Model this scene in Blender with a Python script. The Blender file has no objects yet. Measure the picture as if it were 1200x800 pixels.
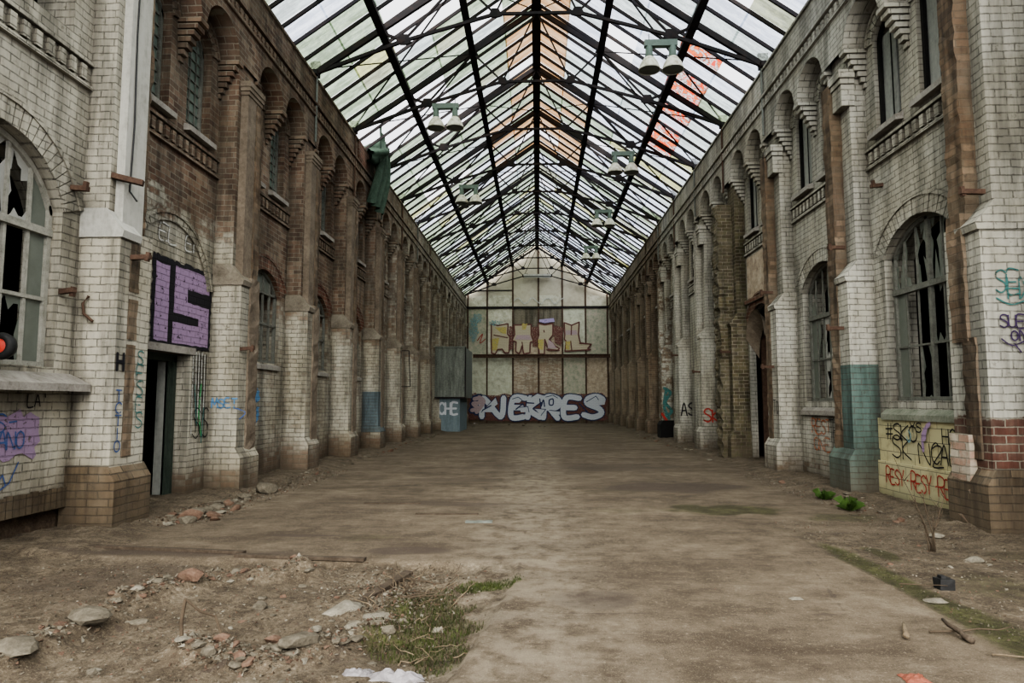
import bpy, bmesh, math, random
from mathutils import Vector, noise
RND = random.Random(7)
C = bpy.context.scene.collection
PI = math.pi

# ------------------------------------------------------------------ scene helpers
def tag(o, label=None, cat=None, group=None, kind=None):
    if label: o['label'] = label
    if cat: o['category'] = cat
    if group: o['group'] = group
    if kind: o['kind'] = kind
    return o
def empty(name, loc=(0, 0, 0), label=None, cat=None, group=None, kind=None, parent=None):
    o = bpy.data.objects.new(name, None); C.objects.link(o); o.location = loc; o.empty_display_size = .2
    if parent: o.parent = parent
    return tag(o, label, cat, group, kind)

class MB:
    def __init__(s, org=(0, 0, 0)): s.v = []; s.f = []; s.m = []; s.o = Vector(org)
    def add(s, vs, fs, m=0):
        n = len(s.v); s.v += [tuple(Vector(p) - s.o) for p in vs]
        s.f += [tuple(i + n for i in f) for f in fs]; s.m += [m] * len(fs)
    def box(s, x0, x1, y0, y1, z0, z1, m=0, taper=None, jit=0):
        P = [(x, y, z) for z in (z0, z1) for y in (y0, y1) for x in (x0, x1)]
        if jit: P = [tuple(c + RND.uniform(-jit, jit) for c in p) for p in P]
        s.add(P, [(0, 2, 3, 1), (4, 5, 7, 6), (0, 1, 5, 4), (2, 6, 7, 3), (0, 4, 6, 2), (1, 3, 7, 5)], m)
    def quad(s, a, b, c, d, m=0): s.add([a, b, c, d], [(0, 1, 2, 3)], m)
    def prism(s, poly, a0, a1, axis='y', m=0):
        # poly: 2D points in the plane perpendicular to axis
        def P(p, a):
            if axis == 'y': return (p[0], a, p[1])
            if axis == 'x': return (a, p[0], p[1])
            return (p[0], p[1], a)
        n = len(poly)
        vs = [P(p, a0) for p in poly] + [P(p, a1) for p in poly]
        fs = [tuple(range(n)), tuple(range(2 * n - 1, n - 1, -1))] + [(i, (i + 1) % n, n + (i + 1) % n, n + i) for i in range(n)]
        s.add(vs, fs, m)
    def bar(s, p, q, w, h=None, m=0, up=(0, 0, 1)):
        h = h or w; p = Vector(p); q = Vector(q); d = (q - p).normalized(); u = Vector(up)
        if abs(d.dot(u)) > .98: u = Vector((1, 0, 0))
        r = d.cross(u).normalized(); t = r.cross(d)
        vs = [c + r * a * w / 2 + t * b * h / 2 for c in (p, q) for a, b in ((-1, -1), (1, -1), (1, 1), (-1, 1))]
        s.add(vs, [(0, 1, 2, 3), (7, 6, 5, 4), (0, 4, 5, 1), (1, 5, 6, 2), (2, 6, 7, 3), (3, 7, 4, 0)], m)
    def tube(s, pts, r, n=8, m=0, cap=True):
        pts = [Vector(p) for p in pts]; rr = r if isinstance(r, (list, tuple)) else [r] * len(pts)
        vs = []; fs = []
        for i, p in enumerate(pts):
            d = (pts[min(i + 1, len(pts) - 1)] - pts[max(i - 1, 0)]).normalized()
            u = Vector((0, 0, 1)) if abs(d.z) < .95 else Vector((1, 0, 0))
            a = d.cross(u).normalized(); b = d.cross(a)
            for j in range(n):
                t = 2 * PI * j / n; vs.append(p + (a * math.cos(t) + b * math.sin(t)) * rr[i])
        for i in range(len(pts) - 1):
            for j in range(n): fs.append((i * n + j, i * n + (j + 1) % n, (i + 1) * n + (j + 1) % n, (i + 1) * n + j))
        if cap: fs += [tuple(range(n)), tuple((len(pts) - 1) * n + j for j in range(n - 1, -1, -1))]
        s.add(vs, fs, m)
    def lathe(s, c, prof, n=20, m=0):
        vs = []; fs = []
        for r, z in prof:
            for j in range(n):
                t = 2 * PI * j / n; vs.append((c[0] + r * math.cos(t), c[1] + r * math.sin(t), c[2] + z))
        for i in range(len(prof) - 1):
            for j in range(n): fs.append((i * n + j, i * n + (j + 1) % n, (i + 1) * n + (j + 1) % n, (i + 1) * n + j))
        s.add(vs, fs, m)
    def build(s, name, mats, parent=None, smooth=False, recalc=True, loc=None):
        me = bpy.data.meshes.new(name); me.from_pydata(s.v, [], s.f)
        if not isinstance(mats, (list, tuple)): mats = [mats]
        for x in mats: me.materials.append(x)
        me.polygons.foreach_set('material_index', s.m)
        if recalc:
            bm = bmesh.new(); bm.from_mesh(me); bmesh.ops.recalc_face_normals(bm, faces=bm.faces); bm.to_mesh(me); bm.free()
        if smooth: me.polygons.foreach_set('use_smooth', [True] * len(me.polygons))
        me.update()
        o = bpy.data.objects.new(name, me); C.objects.link(o); o.location = loc if loc is not None else s.o
        if parent:
            o.parent = parent; q = parent; off = Vector()
            while q: off += Vector(q.location); q = q.parent
            o.location = Vector(o.location) - off
        return o

# ------------------------------------------------------------------ node helpers
class NT:
    def __init__(s, name):
        s.mat = bpy.data.materials.new(name); s.mat.use_nodes = True; s.nt = s.mat.node_tree
        s.nt.nodes.clear(); s.out = s.nt.nodes.new('ShaderNodeOutputMaterial')
    def n(s, typ, ins=None, **kw):
        nd = s.nt.nodes.new(typ)
        for k, v in kw.items(): setattr(nd, k, v)
        for k, v in (ins or {}).items(): s.put(nd.inputs[k], v)
        return nd
    def put(s, sock, v):
        if isinstance(v, bpy.types.NodeSocket): s.nt.links.new(v, sock)
        elif isinstance(v, bpy.types.Node): s.nt.links.new(v.outputs[0], sock)
        else:
            if sock.type == 'RGBA' and hasattr(v, '__len__') and len(v) == 3: v = (*v, 1)
            sock.default_value = v
    def math(s, op, a, b=0., c=None, clamp=False):
        nd = s.nt.nodes.new('ShaderNodeMath'); nd.operation = op; nd.use_clamp = clamp
        s.put(nd.inputs[0], a); s.put(nd.inputs[1], b)
        if c is not None: s.put(nd.inputs[2], c)
        return nd.outputs[0]
    def mix(s, f, a, b, mode='MIX'):
        nd = s.nt.nodes.new('ShaderNodeMix'); nd.data_type = 'RGBA'; nd.blend_type = mode
        s.put(nd.inputs[0], f); s.put(nd.inputs[6], a); s.put(nd.inputs[7], b); return nd.outputs[2]
    def step(s, v, a, b, lo=0., hi=1.):
        nd = s.nt.nodes.new('ShaderNodeMapRange'); nd.interpolation_type = 'SMOOTHSTEP'
        for i, x in enumerate((v, a, b, lo, hi)): s.put(nd.inputs[i], x)
        return nd.outputs[0]
    def ramp(s, f, stops):
        nd = s.nt.nodes.new('ShaderNodeValToRGB'); cr = nd.color_ramp
        while len(cr.elements) < len(stops): cr.elements.new(.5)
        for e, (p, c) in zip(cr.elements, stops): e.position = p; e.color = (*c, 1)
        s.put(nd.inputs[0], f); return nd.outputs[0]
    def noise(s, vec, scale, detail=4, rough=.6, dist=0.):
        nd = s.n('ShaderNodeTexNoise', {'Vector': vec, 'Scale': scale, 'Detail': detail, 'Roughness': rough, 'Distortion': dist}); return nd.outputs[0]
    def comb(s, x, y, z):
        return s.n('ShaderNodeCombineXYZ', {0: x, 1: y, 2: z}).outputs[0]
    def pos(s):
        g = s.n('ShaderNodeNewGeometry'); p = g.outputs['Position']
        sp = s.n('ShaderNodeSeparateXYZ', {0: p}); sn = s.n('ShaderNodeSeparateXYZ', {0: g.outputs['True Normal']})
        return p, sp.outputs, sn.outputs
    def bsdf(s, col, rough=.9, bump=None, bstr=.5, bdist=.02, metal=0., spec=.2, **kw):
        ins = {'Base Color': col, 'Roughness': rough, 'Metallic': metal, 'Specular IOR Level': spec}; ins.update(kw)
        b = s.n('ShaderNodeBsdfPrincipled', ins)
        if bump is not None:
            bn = s.n('ShaderNodeBump', {'Strength': bstr, 'Distance': bdist, 'Height': bump}); s.put(b.inputs['Normal'], bn.outputs[0])
        s.put(s.out.inputs[0], b.outputs[0]); return b

def brick_mat(name, region='full', paint=(.46, .435, .365), pal=None, mortar=(.23, .205, .165), p0=.9, grime=1., moss=0.):
    t = NT(name); p, (X, Y, Z), (nx, ny, nz) = t.pos()
    isx = t.math('GREATER_THAN', t.math('ABSOLUTE', nx), t.math('ABSOLUTE', ny))
    u = t.math('ADD', t.math('MULTIPLY', Y, isx), t.math('MULTIPLY', X, t.math('SUBTRACT', 1., isx)))
    wob = t.math('MULTIPLY', t.math('SUBTRACT', t.noise(p, 2.2, 2), .5), .03)
    wob2 = t.math('MULTIPLY', t.math('SUBTRACT', t.noise(p, 14., 2), .5), .016)
    vec = t.comb(t.math('ADD', u, wob2), t.math('ADD', t.math('ADD', Z, wob), wob2), 0.)
    br = t.n('ShaderNodeTexBrick', {'Vector': vec, 'Color1': (0, 0, 0), 'Color2': (1, 1, 1), 'Mortar': (.5, .5, .5), 'Scale': 1., 'Mortar Size': .009, 'Mortar Smooth': .3, 'Bias': 0., 'Brick Width': .28, 'Row Height': .1})
    br.offset = .5
    rnd = t.n('ShaderNodeSeparateColor', {0: br.outputs[0]}).outputs[0]; mort = br.outputs[1]
    pal = pal or [(0, (.03, .02, .015)), (.35, (.095, .052, .036)), (.65, (.155, .095, .066)), (1, (.28, .21, .155))]
    n1 = t.noise(p, 1.3, 5, .65); n2 = t.noise(p, 9., 5, .7); n3 = t.noise(p, 45., 3, .7)
    bc = t.ramp(t.math('ADD', t.math('MULTIPLY', rnd, .6), t.math('MULTIPLY', n2, .45)), pal)
    bc = t.mix(mort, bc, mortar)
    bc = t.mix(t.step(Y, 22., 46., 0., .5), bc, (.3, .255, .195))  # far brick painted lighter with distance, making up for weak light there
    if region == 'left':
        near = t.step(Y, 9.55, 9.45)
        top = t.step(Y, 12., 13., 4.75, 4.1)
        low = t.math('MULTIPLY', t.step(t.math('ADD', Z, t.math('MULTIPLY', n1, 1.2)), t.math('ADD', top, 1.7), t.math('ADD', top, -.6)), t.step(Y, 12.2, 14.5, .95, .68))
        up = t.step(Y, 13., 30., .22, .52)
        reg = t.math('MAXIMUM', near, t.math('MAXIMUM', low, up))
        reg = t.math('MULTIPLY', reg, t.step(Z, .15, .9, .5, 1.))
    elif region == 'right':
        reg = t.step(t.math('ADD', Y, t.math('MULTIPLY', n1, 4.)), 30., 34., .97, .22)
        reg = t.math('MULTIPLY', reg, t.step(Z, .2, .9, .62, 1.))
    elif region == 'rightnear':
        reg = t.step(t.math('ADD', Z, t.math('MULTIPLY', n1, .5)), 1.55, 1.85, .32, .97)
    else: reg = p0
    chip = t.math('ADD', t.math('MULTIPLY', n1, .5), t.math('ADD', t.math('MULTIPLY', n2, .35), t.math('MULTIPLY', rnd, .22)))
    pm = t.step(t.math('SUBTRACT', reg, chip), -.06, .06) if region != 'left' else t.step(t.math('SUBTRACT', reg, chip), t.step(Y, 9.5, 13., -.06, -.17), t.step(Y, 9.5, 13., .06, .17))
    pc = t.mix(t.math('MULTIPLY', mort, t.step(n2, .3, .62, .15, .9)), t.mix(n2, paint, tuple(c * .72 for c in paint)), (.1, .095, .085))
    pc = t.mix(t.math('MULTIPLY', rnd, .25), pc, tuple(c * .62 for c in paint))
    bc = t.mix(t.step(n1, .35, .65, .05, .38), bc, (.21, .19, .15))
    col = t.mix(pm, bc, pc)
    st = t.noise(t.comb(t.math('MULTIPLY', u, 2.4), X, t.math('MULTIPLY', Z, .35)), 1., 5, .7)
    g = t.step(st, .36, .66, 1., 1. - .58 * grime)
    col = t.mix(1., col, t.comb(g, g, t.math('MULTIPLY', g, .97)), 'MULTIPLY')
    spot = t.step(t.noise(p, 6.5, 6, .8), .58, .68)
    col = t.mix(t.math('MULTIPLY', spot, .55 * grime), col, (.055, .045, .033))
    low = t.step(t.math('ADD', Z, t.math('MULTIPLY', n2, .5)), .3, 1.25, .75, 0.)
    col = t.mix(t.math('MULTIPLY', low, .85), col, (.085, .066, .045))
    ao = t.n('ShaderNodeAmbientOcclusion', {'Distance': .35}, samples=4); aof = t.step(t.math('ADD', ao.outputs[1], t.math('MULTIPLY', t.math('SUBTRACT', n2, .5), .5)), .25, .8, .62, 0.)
    col = t.mix(aof, col, (.045, .036, .026))  # shade of corners and recesses painted into the brick colour, broken by noise
    big = t.step(t.noise(p, .6, 4, .6), .4, .68, 0., .42 * grime); col = t.mix(big, col, t.mix(1., col, (.56, .5, .38), 'MULTIPLY'))
    if moss: col = t.mix(t.math('MULTIPLY', t.step(n2, .45, .62), moss), col, (.045, .055, .018))
    h = t.math('ADD', t.math('MULTIPLY', t.math('SUBTRACT', 1., mort), .8), t.math('ADD', t.math('MULTIPLY', n3, .35), t.math('ADD', t.math('MULTIPLY', rnd, .2), t.math('MULTIPLY', pm, .12))))
    t.bsdf(col, .93, h, .9, .022); return t.mat

def rough_mat(name, cols, scale=4., bs=.6, bd=.03, rough=.92, streak=False, spec=.2, metal=0.):
    t = NT(name); p, (X, Y, Z), n = t.pos()
    v = t.comb(t.math('MULTIPLY', X, 3.), t.math('MULTIPLY', Y, 3.), t.math('MULTIPLY', Z, .4)) if streak else p
    a = t.noise(v, scale, 6, .7); b = t.noise(p, scale * 7, 4, .7)
    k = len(cols)
    c = t.ramp(t.math('ADD', t.math('MULTIPLY', a, .65), t.math('MULTIPLY', b, .35)), [(.32 + .36 * i / max(k - 1, 1), c) for i, c in enumerate(cols)])
    t.bsdf(c, rough, t.math('ADD', a, t.math('MULTIPLY', b, .5)), bs, bd, metal, spec); return t.mat

def paint_mat(name, col, wear=.5, back=(.3, .29, .26)):
    "spray paint lying on painted brick: same courses as the wall, chipped"
    t = NT(name); p, (X, Y, Z), (nx, ny, nz) = t.pos()
    n = t.noise(p, 11., 5, .75); m = t.step(n, wear - .05, wear + .04)
    isx = t.math('GREATER_THAN', t.math('ABSOLUTE', nx), t.math('ABSOLUTE', ny))
    u = t.math('ADD', t.math('MULTIPLY', Y, isx), t.math('MULTIPLY', X, t.math('SUBTRACT', 1., isx)))
    wob = t.math('MULTIPLY', t.math('SUBTRACT', t.noise(p, 2.2, 2), .5), .03)
    wob2 = t.math('MULTIPLY', t.math('SUBTRACT', t.noise(p, 14., 2), .5), .016)
    br = t.n('ShaderNodeTexBrick', {'Vector': t.comb(t.math('ADD', u, wob2), t.math('ADD', t.math('ADD', Z, wob), wob2), 0.), 'Scale': 1., 'Mortar Size': .009, 'Mortar Smooth': .3, 'Bias': 0., 'Brick Width': .28, 'Row Height': .1}); br.offset = .5
    mo = br.outputs[1]
    c = t.mix(t.math('MULTIPLY', mo, .5), t.mix(t.noise(p, 30., 2), col, tuple(x * .75 for x in col)), tuple(x * .4 for x in col))
    b = t.n('ShaderNodeBsdfPrincipled', {'Base Color': c, 'Roughness': .75, 'Specular IOR Level': .2})
    bn = t.n('ShaderNodeBump', {'Strength': .9, 'Distance': .022, 'Height': t.math('SUBTRACT', 1., mo)}); t.put(b.inputs['Normal'], bn.outputs[0])
    if wear > 0:
        tr = t.n('ShaderNodeBsdfTransparent'); mx = t.n('ShaderNodeMixShader', {0: m, 1: tr.outputs[0], 2: b.outputs[0]})
        t.put(t.out.inputs[0], mx.outputs[0])
    else: t.put(t.out.inputs[0], b.outputs[0])
    return t.mat

def roof_glass(name, tint, tint2, opac=.35, dirt=(.2, .22, .16), graf=None):
    t = NT(name); p, (X, Y, Z), n = t.pos()
    v = t.comb(t.math('MULTIPLY', X, .6), t.math('MULTIPLY', Y, 3.4), t.math('MULTIPLY', Z, .6))
    a = t.noise(v, 1.6, 5, .7); b = t.noise(p, 7., 5, .75)
    tc = t.mix(t.step(a, .38, .64), tint, tint2)
    tr = t.n('ShaderNodeBsdfTransparent', {0: tc})
    dc = t.mix(b, dirt, tuple(min(1, c * 1.8) for c in dirt))
    tl = t.n('ShaderNodeBsdfTranslucent', {0: dc})
    f = t.math('MULTIPLY', t.step(t.math('ADD', t.math('MULTIPLY', a, .5), t.math('MULTIPLY', b, .5)), .4, .66, .25, 1.), opac)
    if graf:
        k = t.noise(p, 3.2, 3, .6, 1.2)
        gc = t.ramp(k, [(.38, (.3, .012, .004)), (.46, (.42, .09, .015)), (.5, (.04, .015, .015)), (.55, (.3, .3, .3)), (.62, (.32, .03, .015))])
        tl = t.n('ShaderNodeBsdfTranslucent', {0: gc}); f = .93
    mx = t.n('ShaderNodeMixShader', {0: f, 1: tr.outputs[0], 2: tl.outputs[0]}); t.put(t.out.inputs[0], mx.outputs[0]); return t.mat

M = {}
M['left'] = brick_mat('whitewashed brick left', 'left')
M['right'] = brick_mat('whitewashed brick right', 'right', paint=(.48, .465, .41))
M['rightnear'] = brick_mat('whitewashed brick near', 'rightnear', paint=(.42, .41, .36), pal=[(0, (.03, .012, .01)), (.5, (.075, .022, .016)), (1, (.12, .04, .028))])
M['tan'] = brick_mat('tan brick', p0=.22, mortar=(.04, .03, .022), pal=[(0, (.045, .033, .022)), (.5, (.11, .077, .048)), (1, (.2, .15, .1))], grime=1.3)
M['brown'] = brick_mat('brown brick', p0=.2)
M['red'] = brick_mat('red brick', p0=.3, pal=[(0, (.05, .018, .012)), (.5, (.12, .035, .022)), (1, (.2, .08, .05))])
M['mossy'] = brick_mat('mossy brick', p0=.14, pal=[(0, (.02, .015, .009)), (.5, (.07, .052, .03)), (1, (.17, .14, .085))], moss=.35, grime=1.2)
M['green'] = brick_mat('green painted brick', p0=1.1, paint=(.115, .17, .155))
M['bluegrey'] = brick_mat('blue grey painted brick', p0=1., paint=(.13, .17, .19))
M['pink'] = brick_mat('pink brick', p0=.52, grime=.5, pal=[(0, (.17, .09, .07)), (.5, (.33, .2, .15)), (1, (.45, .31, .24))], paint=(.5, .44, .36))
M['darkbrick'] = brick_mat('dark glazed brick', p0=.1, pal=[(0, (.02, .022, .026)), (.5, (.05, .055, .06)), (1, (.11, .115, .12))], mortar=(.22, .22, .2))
M['stone'] = rough_mat('sill stone', [(.1, .09, .075), (.22, .205, .18), (.3, .285, .25)], 3.)
M['capstone'] = rough_mat('weathered cap stone', [(.07, .06, .045), (.15, .13, .1), (.22, .2, .16)], 3.)
M['greenstone'] = rough_mat('mossy sill stone', [(.07, .075, .055), (.16, .17, .13), (.23, .23, .19)], 3.)
M['plaster'] = rough_mat('grey plaster', [(.2, .195, .17), (.33, .325, .29), (.38, .37, .335)], 1.4, .3, streak=True)
M['shaftL'] = rough_mat('brown concrete', [(.055, .045, .034), (.125, .1, .074), (.2, .165, .125)], 2.2, .8, .04)
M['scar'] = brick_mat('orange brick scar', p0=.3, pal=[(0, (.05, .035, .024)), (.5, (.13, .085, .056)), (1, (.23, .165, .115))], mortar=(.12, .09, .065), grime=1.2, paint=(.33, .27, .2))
M['metal'] = rough_mat('window metal', [(.05, .05, .042), (.11, .112, .095), (.17, .172, .15)], 9., .3, .01, .7)
M['pmetal'] = rough_mat('pale window metal', [(.12, .12, .095), (.24, .235, .2), (.32, .31, .27)], 9., .3, .01, .7)
M['steel'] = rough_mat('rusty dark steel', [(.004, .004, .005), (.01, .008, .009), (.028, .016, .012)], 5., .3, .01, .75)
M['rust'] = rough_mat('rust', [(.025, .016, .012), (.06, .035, .024), (.1, .065, .045)], 6., .4, .01, .85)
M['box'] = rough_mat('weathered sheet', [(.045, .05, .043), (.11, .12, .105), (.19, .2, .18)], 2.2, .4, .02, .8, streak=True)
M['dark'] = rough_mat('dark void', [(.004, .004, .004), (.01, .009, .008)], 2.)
M['lampg'] = rough_mat('green lamp enamel', [(.06, .085, .07), (.11, .15, .125)], 8., .1, .005, .5)
M['doorg'] = rough_mat('green door paint', [(.018, .026, .02), (.045, .058, .045)], 6., .3, .01, .6)
M['board'] = rough_mat('grey board', [(.1, .105, .095), (.2, .205, .185), (.27, .27, .24)], 1.7, .3, .01, .8, streak=True)
M['cloth'] = rough_mat('green tarp', [(.014, .028, .018), (.035, .06, .042), (.065, .095, .07)], 9., .5, .02)
M['rock'] = rough_mat('rubble stone', [(.035, .03, .021), (.085, .074, .055), (.15, .132, .1)], 6., .8, .02)
M['rockb'] = rough_mat('brick rubble', [(.03, .02, .014), (.09, .055, .038), (.13, .095, .068)], 8., .8, .02)
M['rockw'] = rough_mat('pale rubble', [(.07, .062, .047), (.13, .118, .092), (.22, .2, .16)], 8., .8, .02)
M['wood'] = rough_mat('old wood', [(.02, .014, .009), (.045, .034, .024), (.08, .062, .045)], 7., .6, .01)
M['woodp'] = rough_mat('pale wood', [(.05, .036, .022), (.11, .085, .055), (.19, .15, .1)], 7., .4, .01)
M['twig'] = rough_mat('dead twig', [(.03, .022, .015), (.08, .06, .04)], 12., .3, .01)
M['grass'] = rough_mat('grass', [(.01, .014, .004), (.026, .034, .009), (.06, .08, .018)], 3., .1, .01, .7)
M['leaf'] = rough_mat('fresh leaf', [(.02, .045, .01), (.05, .09, .02)], 5., .1, .01, .6)
M['plastic'] = rough_mat('dirty plastic', [(.07, .065, .065), (.2, .185, .19)], 8., .5, .01, .4, spec=.5)
M['black'] = rough_mat('black rubber', [(.008, .008, .008), (.02, .02, .02)], 8., .3, .01, .6)
M['redp'] = rough_mat('red plastic', [(.3, .03, .02), (.5, .06, .04)], 8., .2, .01, .5)
M['orangep'] = rough_mat('faded orange plastic', [(.12, .035, .02), (.2, .07, .045)], 8., .2, .01, .5)
M['bluedoor'] = rough_mat('blue grey panel', [(.06, .085, .095), (.12, .155, .17), (.17, .2, .21)], 2., .2, .01, .8, streak=True)
for i, c in enumerate([((.2, .19, .15), (.42, .4, .32), (.6, .58, .5)), ((.2, .2, .155), (.38, .38, .3), (.5, .5, .41)), ((.15, .11, .08), (.33, .27, .2), (.5, .45, .36)), ((.14, .15, .11), (.3, .3, .23), (.45, .34, .29))]):
    M['gp%d' % i] = rough_mat('gable plaster %d' % i, list(c), 2.2 + .8 * i, .5, .04)
M['gtop'] = rough_mat('gable top plaster', [(.27, .245, .19), (.38, .35, .275), (.46, .42, .34)], .5, .2, .02)
G = {}
G['a'] = roof_glass('algae glass', (.16, .2, .145), (.34, .39, .34), .6, (.17, .21, .14))
G['b'] = roof_glass('hazy glass', (.3, .33, .33), (.5, .54, .56), .5, (.26, .3, .28))
G['c'] = roof_glass('clean glass', (.42, .46, .54), (.66, .7, .78), .35, (.34, .37, .4))
G['o'] = roof_glass('rust stained glass', (.3, .17, .08), (.4, .36, .27), .6, (.24, .13, .06))
G['y'] = roof_glass('mossy glass', (.26, .27, .17), (.4, .4, .28), .6, (.25, .25, .1))
G['d'] = roof_glass('grimy glass', (.16, .17, .13), (.4, .42, .35), .7, (.14, .15, .1))
G['g'] = roof_glass('painted glass', (.5, .5, .5), (.6, .6, .6), .8, graf=True)

def pane_mat(name, c1, c2, opac):
    t = NT(name); p, s_, n_ = t.pos(); a = t.noise(p, 5., 5, .7)
    b = t.n('ShaderNodeBsdfPrincipled', {'Base Color': t.mix(a, c1, c2), 'Roughness': .35, 'Specular IOR Level': .5})
    tr = t.n('ShaderNodeBsdfTransparent', {0: (.6, .65, .6, 1)})
    mx = t.n('ShaderNodeMixShader', {0: opac, 1: tr.outputs[0], 2: b.outputs[0]}); t.put(t.out.inputs[0], mx.outputs[0]); return t.mat
M['pane'] = pane_mat('dusty window glass', (.07, .08, .065), (.15, .165, .14), .93)
M['panew'] = pane_mat('chalky window glass', (.2, .2, .18), (.36, .36, .33), .95)
M['paneg'] = pane_mat('green leaded glass', (.045, .065, .05), (.15, .19, .16), .97)

# ------------------------------------------------------------------ geometry of the hall
WALL, BACK, GL = 5.9, 6.4, 6.06
BAY = 3.6
PC = lambda k: 8.85 + BAY * k          # centre of pilaster k; bay k lies between pilasters k and k+1
BC = lambda k: PC(k) + 1.78            # centre of bay k's openings
KMIN, KMAX = -2, 12
EAVE, RIDGE = 9.68, 13.7
YEND = 52.1

def arch_z(h, y):
    "top of an opening (ya, yb, zbottom, zspring, rise) at y"
    ya, yb, zb, zs, r = h
    if r <= 0: return zs
    w = (yb - ya) / 2; t = (y - (ya + yb) / 2)
    R = (w * w + r * r) / (2 * r); return zs + math.sqrt(max(R * R - t * t, 0)) - (R - r)

def wall_slab(mb, sx, xf, xb, y0, y1, z0, z1, holes=(), m=0, nseg=12):
    ys = {y0, y1}
    for h in holes:
        k = nseg if h[4] > 0 else 1
        for i in range(k + 1):
            ys.add(min(max(h[0] + (h[1] - h[0]) * i / k, y0), y1))
    ys = sorted(ys)
    for a, b in zip(ys, ys[1:]):
        if b - a < 1e-5: continue
        mid = (a + b) / 2; hs = sorted([h for h in holes if h[0] < mid < h[1]], key=lambda h: h[2])
        cur = (z0, z0)
        for h in hs:
            if h[2] > z0: mb.quad((sx * xf, a, cur[0]), (sx * xf, b, cur[1]), (sx * xf, b, h[2]), (sx * xf, a, h[2]), m)
            cur = (arch_z(h, a), arch_z(h, b))
            mb.quad((sx * xf, a, cur[0]), (sx * xf, b, cur[1]), (sx * xb, b, cur[1]), (sx * xb, a, cur[0]), m)
            if h[2] > z0: mb.quad((sx * xf, a, h[2]), (sx * xf, b, h[2]), (sx * xb, b, h[2]), (sx * xb, a, h[2]), m)
        mb.quad((sx * xf, a, cur[0]), (sx * xf, b, cur[1]), (sx * xf, b, z1), (sx * xf, a, z1), m)
    for h in holes:
        for y in (h[0], h[1]):
            zt = arch_z(h, y); zb = max(h[2], z0)
            if zt > zb: mb.quad((sx * xf, y, zb), (sx * xf, y, zt), (sx * xb, y, zt), (sx * xb, y, zb), m)

def sbox(mb, sx, xa, xb, *a, **k): mb.box(min(sx * xa, sx * xb), max(sx * xa, sx * xb), *a, **k)

def voussoirs(sx, h, xf, parent, mat, w=.27, name='brick_arch'):
    ya, yb, zb, zs, r = h; c = (ya + yb) / 2; hw = (yb - ya) / 2
    R = (hw * hw + r * r) / (2 * r); zc = zs + r - R; a0 = math.asin(min(1, hw / R)); n = max(9, int(2 * a0 * R / .105)) | 1
    mb = MB()
    for i in range(n):
        t0 = -a0 + 2 * a0 * (i + .06) / n; t1 = -a0 + 2 * a0 * (i + .94) / n; d = RND.uniform(0, .012)
        P = [(c + rr * math.sin(t), zc + rr * math.cos(t)) for rr, t in ((R, t0), (R + w, t0), (R + w, t1), (R, t1))]
        if any(q[0] > c + hw + .18 or q[0] < c - hw - .18 for q in P): pass
        mb.prism(P, sx * (xf + .05), sx * (xf - .03 - d), 'x')
    # thin hood line above the arch
    pts = [(sx * (xf - .03), c + (R + w + .03) * math.sin(t), zc + (R + w + .03) * math.cos(t)) for t in [-a0 + 2 * a0 * i / 16 for i in range(17)]]
    for p, q in zip(pts, pts[1:]): mb.bar(p, q, .06, .05, up=(1, 0, 0))
    return mb.build(name, mat, parent)

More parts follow.
